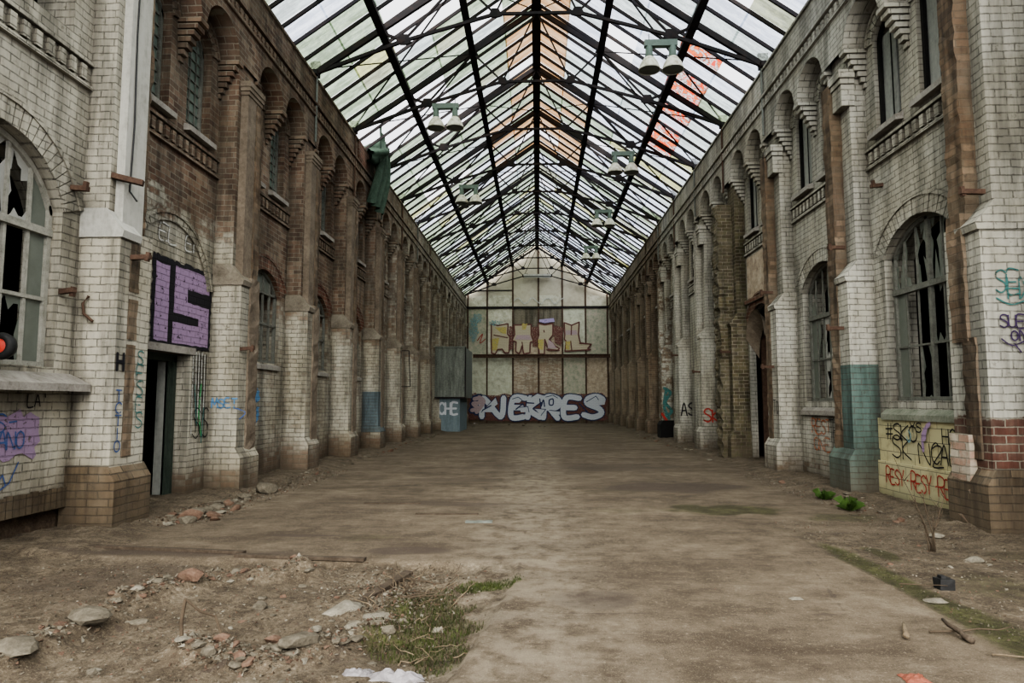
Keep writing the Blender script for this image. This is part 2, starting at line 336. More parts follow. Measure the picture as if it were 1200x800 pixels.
WN = [0]
def window(sx, h, cols, rows, label, frame_mat, x=GL, state=None, heavy=None, pane='pane', bw=.03, sill=None, sill_mat='stone', grid=None):
    WN[0] += 1; ya, yb, zb, zs, r = h; c = (ya + yb) / 2
    root = empty('window_%d' % WN[0], (sx * x, c, zb), label, 'window', kind='structure')
    O = Vector((sx * x, c, zb))
    f = MB(O); n = 12
    for y in (ya + .03, yb - .03): f.bar((sx * x, y, zb), (sx * x, y, arch_z(h, y)), .07, .06, up=(1, 0, 0))
    f.bar((sx * x, ya, zb + .03), (sx * x, yb, zb + .03), .07, .07, up=(1, 0, 0))
    P = [(sx * x, ya + (yb - ya) * i / n, arch_z(h, ya + (yb - ya) * i / n) - .03) for i in range(n + 1)]
    for p, q in zip(P, P[1:]): f.bar(p, q, .07, .06, up=(1, 0, 0))
    ys = [ya + (yb - ya) * i / cols for i in range(cols + 1)]
    for i in range(1, cols):
        w = .075 if heavy and i in heavy else bw
        f.bar((sx * x, ys[i], zb), (sx * x, ys[i], arch_z(h, ys[i]) - .02), w, w * .8, up=(1, 0, 0))
    for j, z in enumerate(rows):
        w = .09 if heavy and j == len(rows) - 1 else bw
        f.bar((sx * (x - .005), ya, z), (sx * (x - .005), yb, z), w, w, up=(1, 0, 0))
    f.build('window_frame', frame_mat, root)
    zl = [zb] + list(rows) + [99]
    if grid:                                                    # one leaded sheet with a fine lattice
        g = MB(O)
        for i in range(n):
            a = ya + (yb - ya) * i / n; b = ya + (yb - ya) * (i + 1) / n
            g.quad((sx * (x + .02), a, zb), (sx * (x + .02), b, zb), (sx * (x + .02), b, arch_z(h, b)), (sx * (x + .02), a, arch_z(h, a)))
        g.build('glass_pane', M[pane], root)
        l = MB(O); z = zb + grid
        while z < zs + r * .6: l.box(*sorted((sx * (x - .01), sx * (x + .015))), ya, yb, z - .009, z + .009); z += grid
        l.build('lattice', frame_mat, root)
    else:
        for i in range(cols):
            for j in range(len(zl) - 1):
                st = state(i, j) if state else 'i'
                if st == 'm': continue
                a, b = ys[i] + .012, ys[i + 1] - .012; z0 = zl[j]
                za = min(zl[j + 1], arch_z(h, a) - .02); zb2 = min(zl[j + 1], arch_z(h, b) - .02)
                if min(za, zb2) - z0 < .06: continue
                g = MB(O); X = sx * (x + .012); mt = M[pane]
                if st in 'iw':
                    g.quad((X, a, z0), (X, b, z0), (X, b, zb2), (X, a, za))
                else:
                    # jagged shards left along the edges
                    N = 16; outer = []; inner = []
                    cy = (a + b) / 2 + RND.uniform(-.2, .2) * (b - a); cz = (z0 + za) / 2 + RND.uniform(-.2, .2) * (za - z0)
                    per = 2 * ((b - a) + (za - z0))
                    for q in range(N):
                        s_ = q / N * 4; e = int(s_); fr = s_ - e
                        pt = [(a + (b - a) * fr, z0), (b, z0 + (zb2 - z0) * fr), (b + (a - b) * fr, zb2 + (za - zb2) * fr), (a, za + (z0 - za) * fr)][e]
                        k = RND.choice((.02, .1, .3, .55, .75)) if st == 'b' else RND.choice((.01, .05, .2, .35))
                        outer.append((X, *pt)); inner.append((X, pt[0] + (cy - pt[0]) * k, pt[1] + (cz - pt[1]) * k))
                    g.add(outer + inner, [(q, (q + 1) % N, N + (q + 1) % N, N + q) for q in range(N)])
                    if st == 'b' and RND.random() < .6: mt = M['panew'] if pane == 'pane' else mt
                if st == 'w': mt = M['panew']
                g.build('glass_pane', mt, root, recalc=False)
    if sill:
        s = MB(O); d, hh, ov = sill
        a, b = ya - ov, yb + ov
        poly = [(sx * (x + .02), zb + .02), (sx * (x + .02), zb - hh - .06), (sx * (WALL - d), zb - hh - .09), (sx * (WALL - d), zb - hh), ]
        s.prism(poly, a, b, 'y'); s.build('window_sill', M[sill_mat], root)
    return root

# ---- openings
def low_open(sx, k):
    c = BC(k)
    if sx > 0:
        if k in (0, 1): return (c - 1.05, c + 1.05, 1.62, 4.0, .5)
        if k == 2: return (c - .75, c + 1.33, 0., 3.45, .75)
    else:
        if k == -1: return (c - 1.08, c + 1.08, 2.02, 3.95, .75)
        if k == 0: return (10.05, 11.38, .06, 2.4, 0)
        if k in (1, 2, 3): return (c - .85 + .1, c + .95 + .1, 2.45, 3.95, .5)
    return None
def up_open(k):
    c = BC(k); return [(c - 1.08, c - .27, 6.3, 7.85, .34), (c + .27, c + 1.08, 6.3, 7.85, .34)]

walls = {}
for sx, side in ((-1, 'left'), (1, 'right')):
    lab = {'left': 'long brick side wall on the left, whitewashed below, bare brown brick above, peeling', 'right': 'long white painted brick side wall on the right, bare brown brick at its far end'}[side]
    mat = M[side]; wl = MB()
    dent = MB(); corb = MB()
    for k in range(KMIN, KMAX):
        y0, y1 = PC(k), PC(k + 1); lo = low_open(sx, k); holes = ([lo] if lo else []) + up_open(k)
        xf = WALL
        if sx > 0 and k < 0: holes = up_open(k); xf = 6.35
        zb = .3 if (sx < 0 and k == -1) else 0.
        wall_slab(wl, sx, xf, 6.07 if (sx > 0 and k == 2) else BACK, y0, y1, zb, 8.6, holes)
        # arcade carrying the parapet
        c = BC(k); w = 1.33
        arcs = [(c - .03 - w, c - .06, 7.0, 7.92, .58), (c + .06, c + .03 + w, 7.0, 7.92, .58)]
        wall_slab(wl, sx, 5.5, WALL + .02, y0, y1, 7.92, EAVE, arcs)
        wl.quad((sx * 5.5, y0, EAVE), (sx * 5.5, y1, EAVE), (sx * BACK, y1, EAVE), (sx * BACK, y0, EAVE))
        for yy, hw in ((c, .13), (y0 + .42, .1), (y1 - .42, .1)):      # stepped corbels
            for i in range(7):
                f_ = (i + 1) / 7
                sbox(corb, sx, WALL + .02 - .42 * f_, WALL + .02, yy - hw * (.4 + .6 * f_), yy + hw * (.4 + .6 * f_), 7.2 + i * .105, 7.2 + (i + 1) * .105 - .02)
        for z, d in ((8.66, .05), (8.93, .07), (9.6, .04)): sbox(dent, sx, 5.5 - d, 5.6, y0, y1, z, z + .06)
        y = y0
        while y < y1 - .05: sbox(dent, sx, 5.455, 5.55, y, y + .1, 8.72, 8.87); y += .2
        # band under the upper sills
        if sx > 0 and k < 0: continue
        a, b = c - 1.4, c + 1.42
        for z in (5.68, 6.0): sbox(dent, sx, WALL - .06, WALL + .05, a, b, z, z + .05)
        y = a
        while y < b - .05: sbox(dent, sx, WALL - .055, WALL + .05, y, y + .1, 5.77, 5.96); y += .2
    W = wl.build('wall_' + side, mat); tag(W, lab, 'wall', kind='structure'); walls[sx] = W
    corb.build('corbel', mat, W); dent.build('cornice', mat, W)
    # arches over openings and blind arches
    for k in range(KMIN, KMAX):
        lo = low_open(sx, k)
        if sx > 0 and k < 0: continue
        if lo and lo[4] > 0: voussoirs(sx, lo, WALL, W, M['red'] if (sx > 0 and k == 2) or (sx < 0 and k >= 1) else mat)
        if sx < 0 and k == 0: voussoirs(sx, (BC(0) - 1.2, BC(0) + 1.2, 0, 3.55, .95), WALL, W, mat, .12)
    for k in range(-1, KMAX):
        for h in up_open(k):
            if sx > 0 and k < 0: continue
            voussoirs(sx, h, WALL, W, mat, .16)

# ---- pilasters (parts of the walls)
def rough_strip(sx, xf, xb, y0, y1, z0, z1, mat, parent, name='brick_scar', jit=.03):
    mb = MB(); n = max(2, int((z1 - z0) / .13)); prev = None
    for i in range(n + 1):
        z = z0 + (z1 - z0) * i / n; j = lambda: RND.uniform(-jit, jit)
        ring = [(sx * xb, y0 + j(), z), (sx * (xf + j()), y0 + j() * .8, z + j() * .5), (sx * (xf + j()), (y0 + y1) / 2, z + j() * .5), (sx * (xf + j()), y1 + j(), z), (sx * xb, y1 + j(), z)]
        if prev:
            mb.add(prev + ring, [(q, q + 1, 6 + q, 5 + q) for q in range(4)])
        prev = ring
    mb.add(prev, [(0, 1, 2, 3, 4)])
    return mb.build(name, mat, parent, recalc=True)

for sx, side in ((-1, 'left'), (1, 'right')):
    for k in range(KMIN + 1, KMAX + 1):
        y = PC(k); W = walls[sx]; mat = M[side]
        if sx > 0 and k == 3: mat = M['mossy']
        if sx > 0 and k == 0: mat = M['rightnear']
        bmat = M['tan'] if k == 0 else (M['mossy'] if sx > 0 and k == 3 else mat)
        deep = 6.4 if (sx > 0 and k <= 0) else WALL + .05
        p = MB((sx * 5.4, y, 0))
        FR = 5.36 if sx < 0 else 5.43
        sbox(p, sx, FR, deep, y - .4, y + .32, .6, 3.85)
        # upper shaft, narrower and set back
        sbox(p, sx, FR + .19, deep, y - .38, y + .26, 3.8, 8.0)
        P = p.build('pilaster', mat, W)
        def child(mb, name, m): 
            o = mb.build(name, m); o.parent = P; o.location = Vector(mb.o) - Vector(P.location); return o
        b = MB((sx * 5.4, y, 0)); sbox(b, sx, FR - .1, deep, y - .44, y + .37, 0, .62, jit=.0)
        b.prism([(sx * (FR - .1), .62), (sx * (FR + .01), .8), (sx * deep, .8), (sx * deep, .62)], y - .44, y + .37)
        child(b, 'pilaster_base', bmat)
        cp = MB((sx * 5.4, y, 0)); z = 3.8
        z = 3.72
        cp.prism([(sx * (FR - .03), z), (sx * (FR - .05), z + .09), (sx * (FR + .03), z + .17), (sx * (FR + .2), z + .38), (sx * deep, z + .38), (sx * deep, z)], y - .42, y + (.0 if sx < 0 else .02))
        child(cp, 'pilaster_cap', mat if sx > 0 else (M['plaster'] if k <= 0 else M['capstone']))
        sm = M['shaftL'] if sx < 0 else M['scar']
        if sx < 0:
            if k == 0:
                s = MB((sx * 5.4, y, 0)); sbox(s, sx, 5.44, 5.9, y - .26, y + .2, 3.62, 8.0); child(s, 'plaster_shaft', M['plaster'])
                o = rough_strip(sx, 5.47, 5.9, y + .18, y + .31, 3.5, 8., M['scar'], W, jit=.02)
                for za, zb in ((.9, 2.35), (2.42, 2.95), (3.05, 3.7)): rough_strip(sx, 5.35, 5.5, y - .17, y + .03, za, zb, M['scar'], W, jit=.008)
            else:
                s = MB((sx * 5.4, y, 0)); sbox(s, sx, 5.41, 5.6, y - .26, y + .34, 3.6, 7.35)
                for i, (d, z0_, z1_) in enumerate(((.02, 7.35, 7.42), (.045, 7.42, 7.5), (.065, 7.5, 7.6))): sbox(s, sx, 5.41 - d, 5.6, y - .26 - d, y + .34 + d * .3, z0_, z1_)
                child(s, 'wall_shaft', M['shaftL'] if k < 7 else mat)
                rough_strip(sx, 5.33, 5.5, y - .06, y + .34, .5, 3.9, M['shaftL'], W, jit=.014)
                rough_strip(sx, 5.385, 5.5, y + .1, y + .36, 3.8, 7.3, M['scar'], W, jit=.014)
        else:
            if k == 0:
                rough_strip(sx, 5.44, 5.7, y - .13, y + .2, 3.9, 8., M['scar'], W, jit=.014); rough_strip(sx, 5.39, 5.7, y - .12, y + .21, 2.36, 4., M['scar'], W, jit=.012)
                rough_strip(sx, 5.4, 5.6, y - .24, y + .02, .9, 2.4, M['scar'], W, jit=.012)
                rough_strip(sx, 5.34, 5.6, y - .1, y + .3, .05, 1.2, M['pink'], W, jit=.012)
            elif k == 3:
                rough_strip(sx, 5.2, 5.7, y - .1, y + .5, 0., 7.3, M['mossy'], W, jit=.05)
            elif k < 9:
                rough_strip(sx, 5.415, 5.7, y - .02, y + .3, .1 if k == 1 else .0, 7.45, M['scar'] if k < 3 else mat, W, jit=.014)
                s = MB((sx * 5.4, y, 0))
                for i, (d, z0_, z1_) in enumerate(((.025, 6.9, 7.3), (.05, 7.3, 7.4), (.08, 7.4, 7.55))): sbox(s, sx, 5.5 - d, 5.7, y - .38 - d, y + .02, z0_, z1_)
                child(s, 'capital', mat)
        band = {(1, 1): ('green', .05, 2.25), (-1, 4): ('bluegrey', .6, 1.95), (1, 6): ('dark', .0, .62)}.get((sx, k))
        if band:
            bb = MB((sx * 5.4, y, 0)); mname, za, zb = band; zz = max(za, .8)
            if zb > .8:
                sbox(bb, sx, FR - .008, deep, y - .408, y + (-.02 if sx > 0 else .1), zz, zb)
            if za < .7:
                sbox(bb, sx, FR - .11, deep, y - .45, y + .375, za, .62); bb.prism([(sx * (FR - .11), .62), (sx * FR, .81), (sx * deep, .81), (sx * deep, .62)], y - .45, y + .375)
            child(bb, 'painted_band', M[mname])

# ---- lower windows
def st_right0(i, j):
    # i: 0 is the near side, 5 the far side; j: 0 bottom row .. 2 arched top row
    if j == 2: return ['b', 'b', 'b', 'b', 's', 'b'][i]
    if i == 5: return 'i'
    if j == 0 and i == 3: return 's'
    return 'm' if RND.random() < .85 else 's'
hv = (3,)
WLAB = 'tall arched window with rusty glazing bars and broken panes, '
window(1, low_open(1, 0), 6, (2.5, 3.42), WLAB + 'above the cream tiled patch in the white wall', M['metal'], state=st_right0, heavy=hv, sill=(.1, .22, .16), sill_mat='greenstone')
window(1, low_open(1, 1), 6, (2.5, 3.42), WLAB + 'second from the camera in the white wall', M['metal'], state=lambda i, j: 'i' if i > 4 and j < 2 else RND.choice('mbmm'), heavy=hv, sill=(.08, .2, .12))
def st_left(i, j):
    if i >= 5: return 'i'
    if j == 2: return 'b'
    return RND.choice('mms')
window(-1, low_open(-1, -1), 6, (2.85, 3.68), 'big arched window with pale frame and jagged holes above the grey sloping sill and purple patch', M['pmetal'], state=st_left, heavy=hv, bw=.045, sill=(.28, .2, .3))
window(-1, low_open(-1, 1), 5, (3.3, 3.98), 'arched window with grey bars above the blue paint smear, left wall', M['metal'], x=6.0, state=lambda i, j: 'i' if j == 2 else 'm', heavy=(), bw=.05, sill=(.06, .06, .02))
window(-1, low_open(-1, 2), 4, (3.3, 3.98), 'arched window with grey bars in the red brick bay, left wall', M['metal'], x=6.0, state=lambda i, j: 'i' if j == 2 else 'm', heavy=(), bw=.05, sill=(.06, .06, .02))
window(-1, low_open(-1, 3), 4, (3.3, 3.98), 'narrow looking arched window beyond the red brick bay, left wall', M['metal'], x=6.0, state=lambda i, j: 'm', heavy=(), bw=.05, sill=(.06, .06, .02))
# ---- upper windows
ORD = ['first', 'second', 'third', 'fourth', 'fifth', 'sixth', 'seventh', 'eighth', 'ninth', 'tenth', 'eleventh', 'twelfth']
for sx in (-1, 1):
    for k in range(0, KMAX):
        for q, h in enumerate(up_open(k)):
            lab = 'narrow arched upper window with %s, %s one of the %s pair along the %s wall' % (('green leaded glass', 'dark gaps beside grey boarding')[sx > 0], ('near', 'far')[q], ORD[k], ('left', 'right')[sx > 0])
            if sx < 0: window(sx, h, 4, (), lab, M['metal'], x=6.08, pane='paneg', bw=.02, sill=(.12, .08, .06), grid=.19)
            else:
                w = window(sx, h, 2, (), lab, M['dark'], x=6.0 if True else 0, state=lambda i, j: 'm', sill=(.14, .08, .06), bw=.02)
                b = MB((sx * 6.05, h[0], h[2])); a, e = (h[0] + .33, h[1]) if (k == 0 and q == 1) else ((h[0], h[1]) if q == 0 or k != 3 else (h[0] + .2, h[1]))
                b.box(6.04, 6.07, a, e, h[2], h[3] + .1); o = b.build('boarding', M['board']); o.parent = w; o.location = Vector(b.o) - Vector(w.location)

# ---- side rooms: outer walls and roof slabs closing off the dark rooms behind the windows
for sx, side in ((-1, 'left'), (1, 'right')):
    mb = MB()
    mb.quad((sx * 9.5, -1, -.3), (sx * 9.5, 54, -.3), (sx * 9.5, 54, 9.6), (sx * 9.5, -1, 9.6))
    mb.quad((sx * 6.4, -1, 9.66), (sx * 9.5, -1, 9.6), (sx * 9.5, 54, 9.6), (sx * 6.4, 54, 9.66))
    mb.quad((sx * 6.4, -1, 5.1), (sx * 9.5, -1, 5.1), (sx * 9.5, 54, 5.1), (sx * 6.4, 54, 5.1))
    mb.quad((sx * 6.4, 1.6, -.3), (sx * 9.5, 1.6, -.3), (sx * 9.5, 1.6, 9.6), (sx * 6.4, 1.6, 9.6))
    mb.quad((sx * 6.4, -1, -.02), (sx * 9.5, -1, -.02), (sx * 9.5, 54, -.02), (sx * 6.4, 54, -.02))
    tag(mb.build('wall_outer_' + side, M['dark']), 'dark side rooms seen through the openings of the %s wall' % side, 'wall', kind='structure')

# ---- doors
d = empty('door_1', (-6.2, 10.7, .06), 'narrow doorway with dark green frame under the purple lettering', 'door', kind='structure')
O = Vector((-6.2, 10.7, .06))
f = MB(O)
for y in (10.09, 11.34): f.box(-6.25, -6.13, y - .045, y + .045, .06, 2.36)
f.box(-6.25, -6.13, 10.05, 11.38, 2.28, 2.4); f.box(-6.22, -6.16, 11.2, 11.25, .06, 2.3)
f.build('door_frame', M['doorg'], d)
f = MB(O); f.box(-6.36, -6.19, 11.2, 11.27, .08, 2.28); f.build('door_leaf', M['board'], d)
f = MB(O); f.box(-5.93, -5.87, 9.95, 11.5, 2.4, 2.52); f.build('lintel', M['stone'], d)
h = low_open(1, 2)
d2 = empty('door_2', (6.2, BC(2), 0), 'tall dark arched portal behind the mossy pillar, right wall', 'door', kind='structure')
O = Vector((6.2, BC(2), 0)); f = MB(O)
for y in (h[0] + .05, h[1] - .05): f.box(6.2, 6.32, y - .05, y + .05, 0, 3.5)
f.build('door_frame', M['rust'], d2)
f = MB(O)      # torn tin hood hanging in the arch
N = 10
for i in range(N):
    a0, a1 = PI * i / N, PI * (i + 1) / N; c = BC(2) + .55; R = .75
    f.quad((5.8, c - R * math.cos(a0), 3.35 + .72 * math.sin(a0)), (5.8, c - R * math.cos(a1), 3.35 + .72 * math.sin(a1)), (6.15, c - R * math.cos(a1), 2.75 + .9 * math.sin(a1) + .05 * (i % 2)), (6.15, c - R * math.cos(a0), 2.75 + .9 * math.sin(a0) + .05 * ((i + 1) % 2)))
f.build('tin_hood', M['shaftL'], d2)
f = MB(O); f.box(5.8, 5.92, BC(2) - 1.35, BC(2) + 1.35, 4.3, 4.42); f.build('ledge', M['red'], d2)
f = MB(O); f.box(5.88, 5.92, BC(2) - 1.3, BC(2) + 1.3, 4.42, 5.6); f.build('rendered_patch', M['gp2'], d2)

# dark eroded plinth below the left wall's nearest bay
pm = rough_mat('dark earth', [(.02, .014, .01), (.06, .042, .028), (.12, .09, .062)], 3., 1., .06)
mb = MB()
for i in range(60):
    y = PC(-2) + (PC(0) - PC(-2)) * i / 60; y2 = y + (PC(0) - PC(-2)) / 60; a = .07 * noise.noise(Vector((i * .3, 0, 0))); b = .07 * noise.noise(Vector(((i + 1) * .3, 0, 0)))
    mb.quad((-5.99 + a, y, -.1), (-5.99 + b, y2, -.1), (-6.02, y2, .36), (-6.02, y, .36))
mb.build('eroded_plinth', pm, walls[-1])
mb = MB(); y = PC(-1) + .4
while y < PC(0) - .42: mb.box(-5.93, -5.86, y, y + .085, .31, .55 + RND.uniform(-.01, .01)); y += .1
mb.build('soldier_course', M['tan'], walls[-1])
# cream tiled patch under the first right window
t = NT('cream tiles'); p, (X, Y, Z), n_ = t.pos()
br = t.n('ShaderNodeTexBrick', {'Vector': t.comb(Y, t.math('ADD', Z, .05), 0.), 'Color1': (.42, .38, .22), 'Color2': (.34, .32, .2), 'Mortar': (.12, .11, .08), 'Scale': 1., 'Mortar Size': .006, 'Brick Width': .42, 'Row Height': .21}); br.offset = .5
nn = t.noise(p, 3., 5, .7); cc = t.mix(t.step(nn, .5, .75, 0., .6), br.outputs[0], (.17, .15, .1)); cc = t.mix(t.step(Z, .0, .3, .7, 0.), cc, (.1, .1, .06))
t.bsdf(cc, .6, br.outputs[1], -.4, .01); M['tile'] = t.mat
mb = MB(); mb.box(5.84, 5.92, PC(0) + .5, PC(1) - .42, .62, 1.33); mb.box(5.8, 5.92, PC(0) + .5, PC(1) - .4, .0, .62); mb.build('tiled_patch', M['tile'], walls[1])

# ------------------------------------------------------------------ gable end wall
gb = MB(); cx = [-5.9, -3.86, -1.88, .09, 1.92, 3.69, 5.9]; zr = [0, 2.9, 5.05, 8.85]
rz = lambda x: RIDGE - .714 * abs(x)
mats = [M['gp0'], M['gp1'], M['gp2'], M['gp3'], M['pink'], M['darkbrick'], M['gtop'], M['red'], M['right']]
low = [[7, 7, 7, 7, 7, 7], [1, 1, 4, 4, 3, 2], [3, 0, 1, 2, 1, 3]]
for j in range(3):
    for i in range(6):
        a, b = cx[i], cx[i + 1]
        if j == 0: gb.quad((a, YEND, 0), (b, YEND, 0), (b, YEND, 2.0), (a, YEND, 2.0), 7); gb.quad((a, YEND, 2.0), (b, YEND, 2.0), (b, YEND, 2.9), (a, YEND, 2.9), [1, 1, 4, 4, 3, 2][i])
        elif j == 2 and i in (2, 3):
            gb.quad((a, YEND, 5.05), (b, YEND, 5.05), (b, YEND, 7.35), (a, YEND, 7.35), 2); gb.quad((a, YEND, 7.35), (b, YEND, 7.35), (b, YEND, 8.85), (a, YEND, 8.85), 5)
        else: gb.quad((a, YEND, zr[j]), (b, YEND, zr[j]), (b, YEND, zr[j + 1]), (a, YEND, zr[j + 1]), low[j][i])
for i in range(6):
    a, b = cx[i], cx[i + 1]; ta, tb = rz(a) + .2, rz(b) + .2
    gb.quad((a, YEND, 8.85), (b, YEND, 8.85), (b, YEND, min(9.8, tb)), (a, YEND, min(9.8, ta)), (0, 0, 6, 0, 6, 0)[i])
    if max(ta, tb) > 9.8:
        if a < 0 < b: gb.add([(a, YEND, min(9.8, ta)), (b, YEND, min(9.8, tb)), (b, YEND, tb), (0, YEND, RIDGE + .2), (a, YEND, ta)], [(0, 1, 2, 3, 4)], 6)
        else: gb.quad((a, YEND, min(9.8, ta)), (b, YEND, min(9.8, tb)), (b, YEND, tb), (a, YEND, ta), 6)
gw = tag(gb.build('wall_back', mats, recalc=False), 'plastered gable end wall with steel posts and graffiti', 'wall', kind='structure')
for i, x in enumerate(cx[1:-1] + [-5.35, 5.35]):
    mb = MB(); mb.box(x - .06, x + .06, YEND - .08, YEND + .02, 0, min(rz(x), 13.5)); mb.build('steel_post', M['rust'], gw)
for z, w in ((8.85, .08), ):
    mb = MB(); mb.box(-5.5, 5.5, YEND - .1, YEND, z - w, z + w); mb.build('rail', M['steel'], gw)
mb = MB(); mb.box(-5.4, -1.9, YEND - .07, YEND, 10.15, 10.22); mb.build('rail', M['steel'], gw)
gd = MB((0, 51.7, 5.05))
gd.box(-4.9, 5.5, 51.62, 51.8, 4.95, 5.0); gd.box(-4.9, 5.5, 51.62, 51.8, 5.17, 5.22); gd.box(-4.9, 5.5, 51.69, 51.73, 4.97, 5.2)
for i in range(9): gd.box(-4.8 + 1.25 * i, -4.72 + 1.25 * i, 51.7, YEND, 4.98, 5.18)
tag(gd.build('steel_girder', M['rust']), 'rusty steel girder running across the gable wall above the pink brick panel', 'girder')
fl = empty('tube_light', (0, 51.6, 11.2), 'long white strip light fixture high on the gable wall', 'light fixture')
mb = MB((0, 51.6, 11.2)); mb.box(-1.05, 1.05, 51.5, 51.75, 11.2, 11.34); o = mb.build('housing', M['plaster']); o.parent = fl; o.location = (0, 0, 0)
mb = MB((0, 51.6, 11.2)); mb.tube([(-1, 51.6, 11.12), (1, 51.6, 11.12)], .05); o = mb.build('tube', M['panew'], smooth=True); o.parent = fl; o.location = (0, 0, 0)
for x in (-.8, .8):
    mb = MB((0, 51.6, 11.2)); mb.bar((x, 51.7, 11.3), (x, YEND, 11.5), .05); o = mb.build('bracket', M['steel']); o.parent = fl; o.location = (0, 0, 0)

# ------------------------------------------------------------------ roof
PX1, PX2 = 3.82, 1.92
ceil = empty('ceiling', (0, 30, EAVE), 'pitched glazed roof of dirty glass strips over dark steel purlins', 'roof', kind='structure')
Y0R, Y1R = 3.2, YEND
def cpart(mb, name, m, **k):
    o = mb.build(name, m, **k); o.parent = ceil; o.location = Vector(mb.o) - Vector(ceil.location); return o
mb = MB((0, 30, RIDGE)); mb.box(-.07, .07, Y0R, Y1R, RIDGE - .28, RIDGE - .02); mb.box(-.14, .14, Y0R, Y1R, RIDGE - .3, RIDGE - .27); cpart(mb, 'ridge_beam', M['steel'])
for sx in (-1, 1):
    for x in (PX1, PX2):
        mb = MB((sx * x, 30, rz(x))); z = rz(x) - .18
        mb.box(sx * x - .05, sx * x + .05, Y0R, Y1R, z - .1, z + .1); mb.box(sx * x - .1, sx * x + .1, Y0R, Y1R, z - .12, z - .1); cpart(mb, 'purlin', M['steel'])
    mb = MB((sx * 5.6, 30, EAVE)); mb.box(sx * 5.6 - .08, sx * 5.6 + .08, Y0R, Y1R, EAVE, EAVE + .05); cpart(mb, 'eaves_plate', M['steel'])
DY = .72; rows = []
i = 0
while Y0R + i * DY <= Y1R: rows.append(Y0R + .18 + i * DY); i += 1
YT0 = 16.15      # nearest truss in view
rows = [YT0 + DY * j for j in range(-18, 50)]
extra_b = MB((0, 40, 11)); extra_g = MB((0, 40, 11)); nb = 0; ng = 0
gkeys = list(G); gl_mats = [G[k] for k in gkeys]
def glass_key(sx, X, Y):
    r = RND.random()
    if sx < 0:
        if 19.6 < Y < 22.4 and 2.4 < X < 5.6: return None
        if 15.5 < Y < 17.4 and 2.3 < X < 3.8: return None
        if 22 < Y < 24.4 and 2.0 < X < 3.6: return None
    else:
        if 16.6 < Y < 20.9 and 3.4 < X < 4.9: return 'g' if r < .8 else 'c'
        if 21.6 < Y < 24.2 and 3.9 < X < 5.0: return 'g' if r < .8 else 'c'
        if 18.5 < Y < 20.6 and 2.2 < X < 3.3: return None
    if X < 1.0 and 17.5 < Y < 32: return ('o' if r < .5 else ('a' if r < .92 else None))
    if X < 1.9 and 24 < Y < 31 and r < .3: return 'o'
    if r < .045: return None
    if sx < 0: return 'a' if r < .62 else ('b' if r < .82 else ('d' if r < .9 else ('c' if r < .95 else 'y')))
    return 'c' if r < .5 else ('b' if r < .82 else ('a' if r < .93 else ('y' if r < .97 else 'd')))
segs = [.06, .95, 1.9, 2.85, 3.8, 4.75, 5.72]
for Y in rows:
    if Y > YEND - .05: continue
    for sx in (-1, 1):
        vis = Y > 13.2
        mb = MB((sx * 2.8, Y, rz(2.8))) if vis and nb < 100 else extra_b
        mb.bar((sx * .04, Y, rz(.04) - .03), (sx * 5.72, Y, rz(5.72) - .03), .048, .08)
        if mb is not extra_b: cpart(mb, 'glazing_bar', M['steel']); nb += 1
        if Y + DY > YEND: continue
        mb = MB((sx * 2.8, Y + DY / 2, rz(2.8))) if vis and ng < 100 else extra_g
        key = None
        for a, b in zip(segs, segs[1:]):
            q = glass_key(sx, (a + b) / 2, Y + DY / 2)
            if key is None or RND.random() < .5 or q in (None, 'g', 'o') or key in ('g', 'o'): key = q
            if key is None: continue
            e = min(Y + DY - .01, YEND)
            dz = RND.uniform(0, .02)
            mb.quad((sx * a, Y + .01, rz(a) + .03 + dz), (sx * (b + .04), Y + .01, rz(b + .04) + .03 + dz), (sx * (b + .04), e, rz(b + .04) + .03 + dz), (sx * a, e, rz(a) + .03 + dz), gkeys.index(key))
        if mb is not extra_g: cpart(mb, 'glass_strip', gl_mats, recalc=False); ng += 1
tag(cpart(extra_b, 'glazing_bar', M['steel']), kind='stuff'); tag(cpart(extra_g, 'glass_strip', gl_mats, recalc=False), kind='stuff')

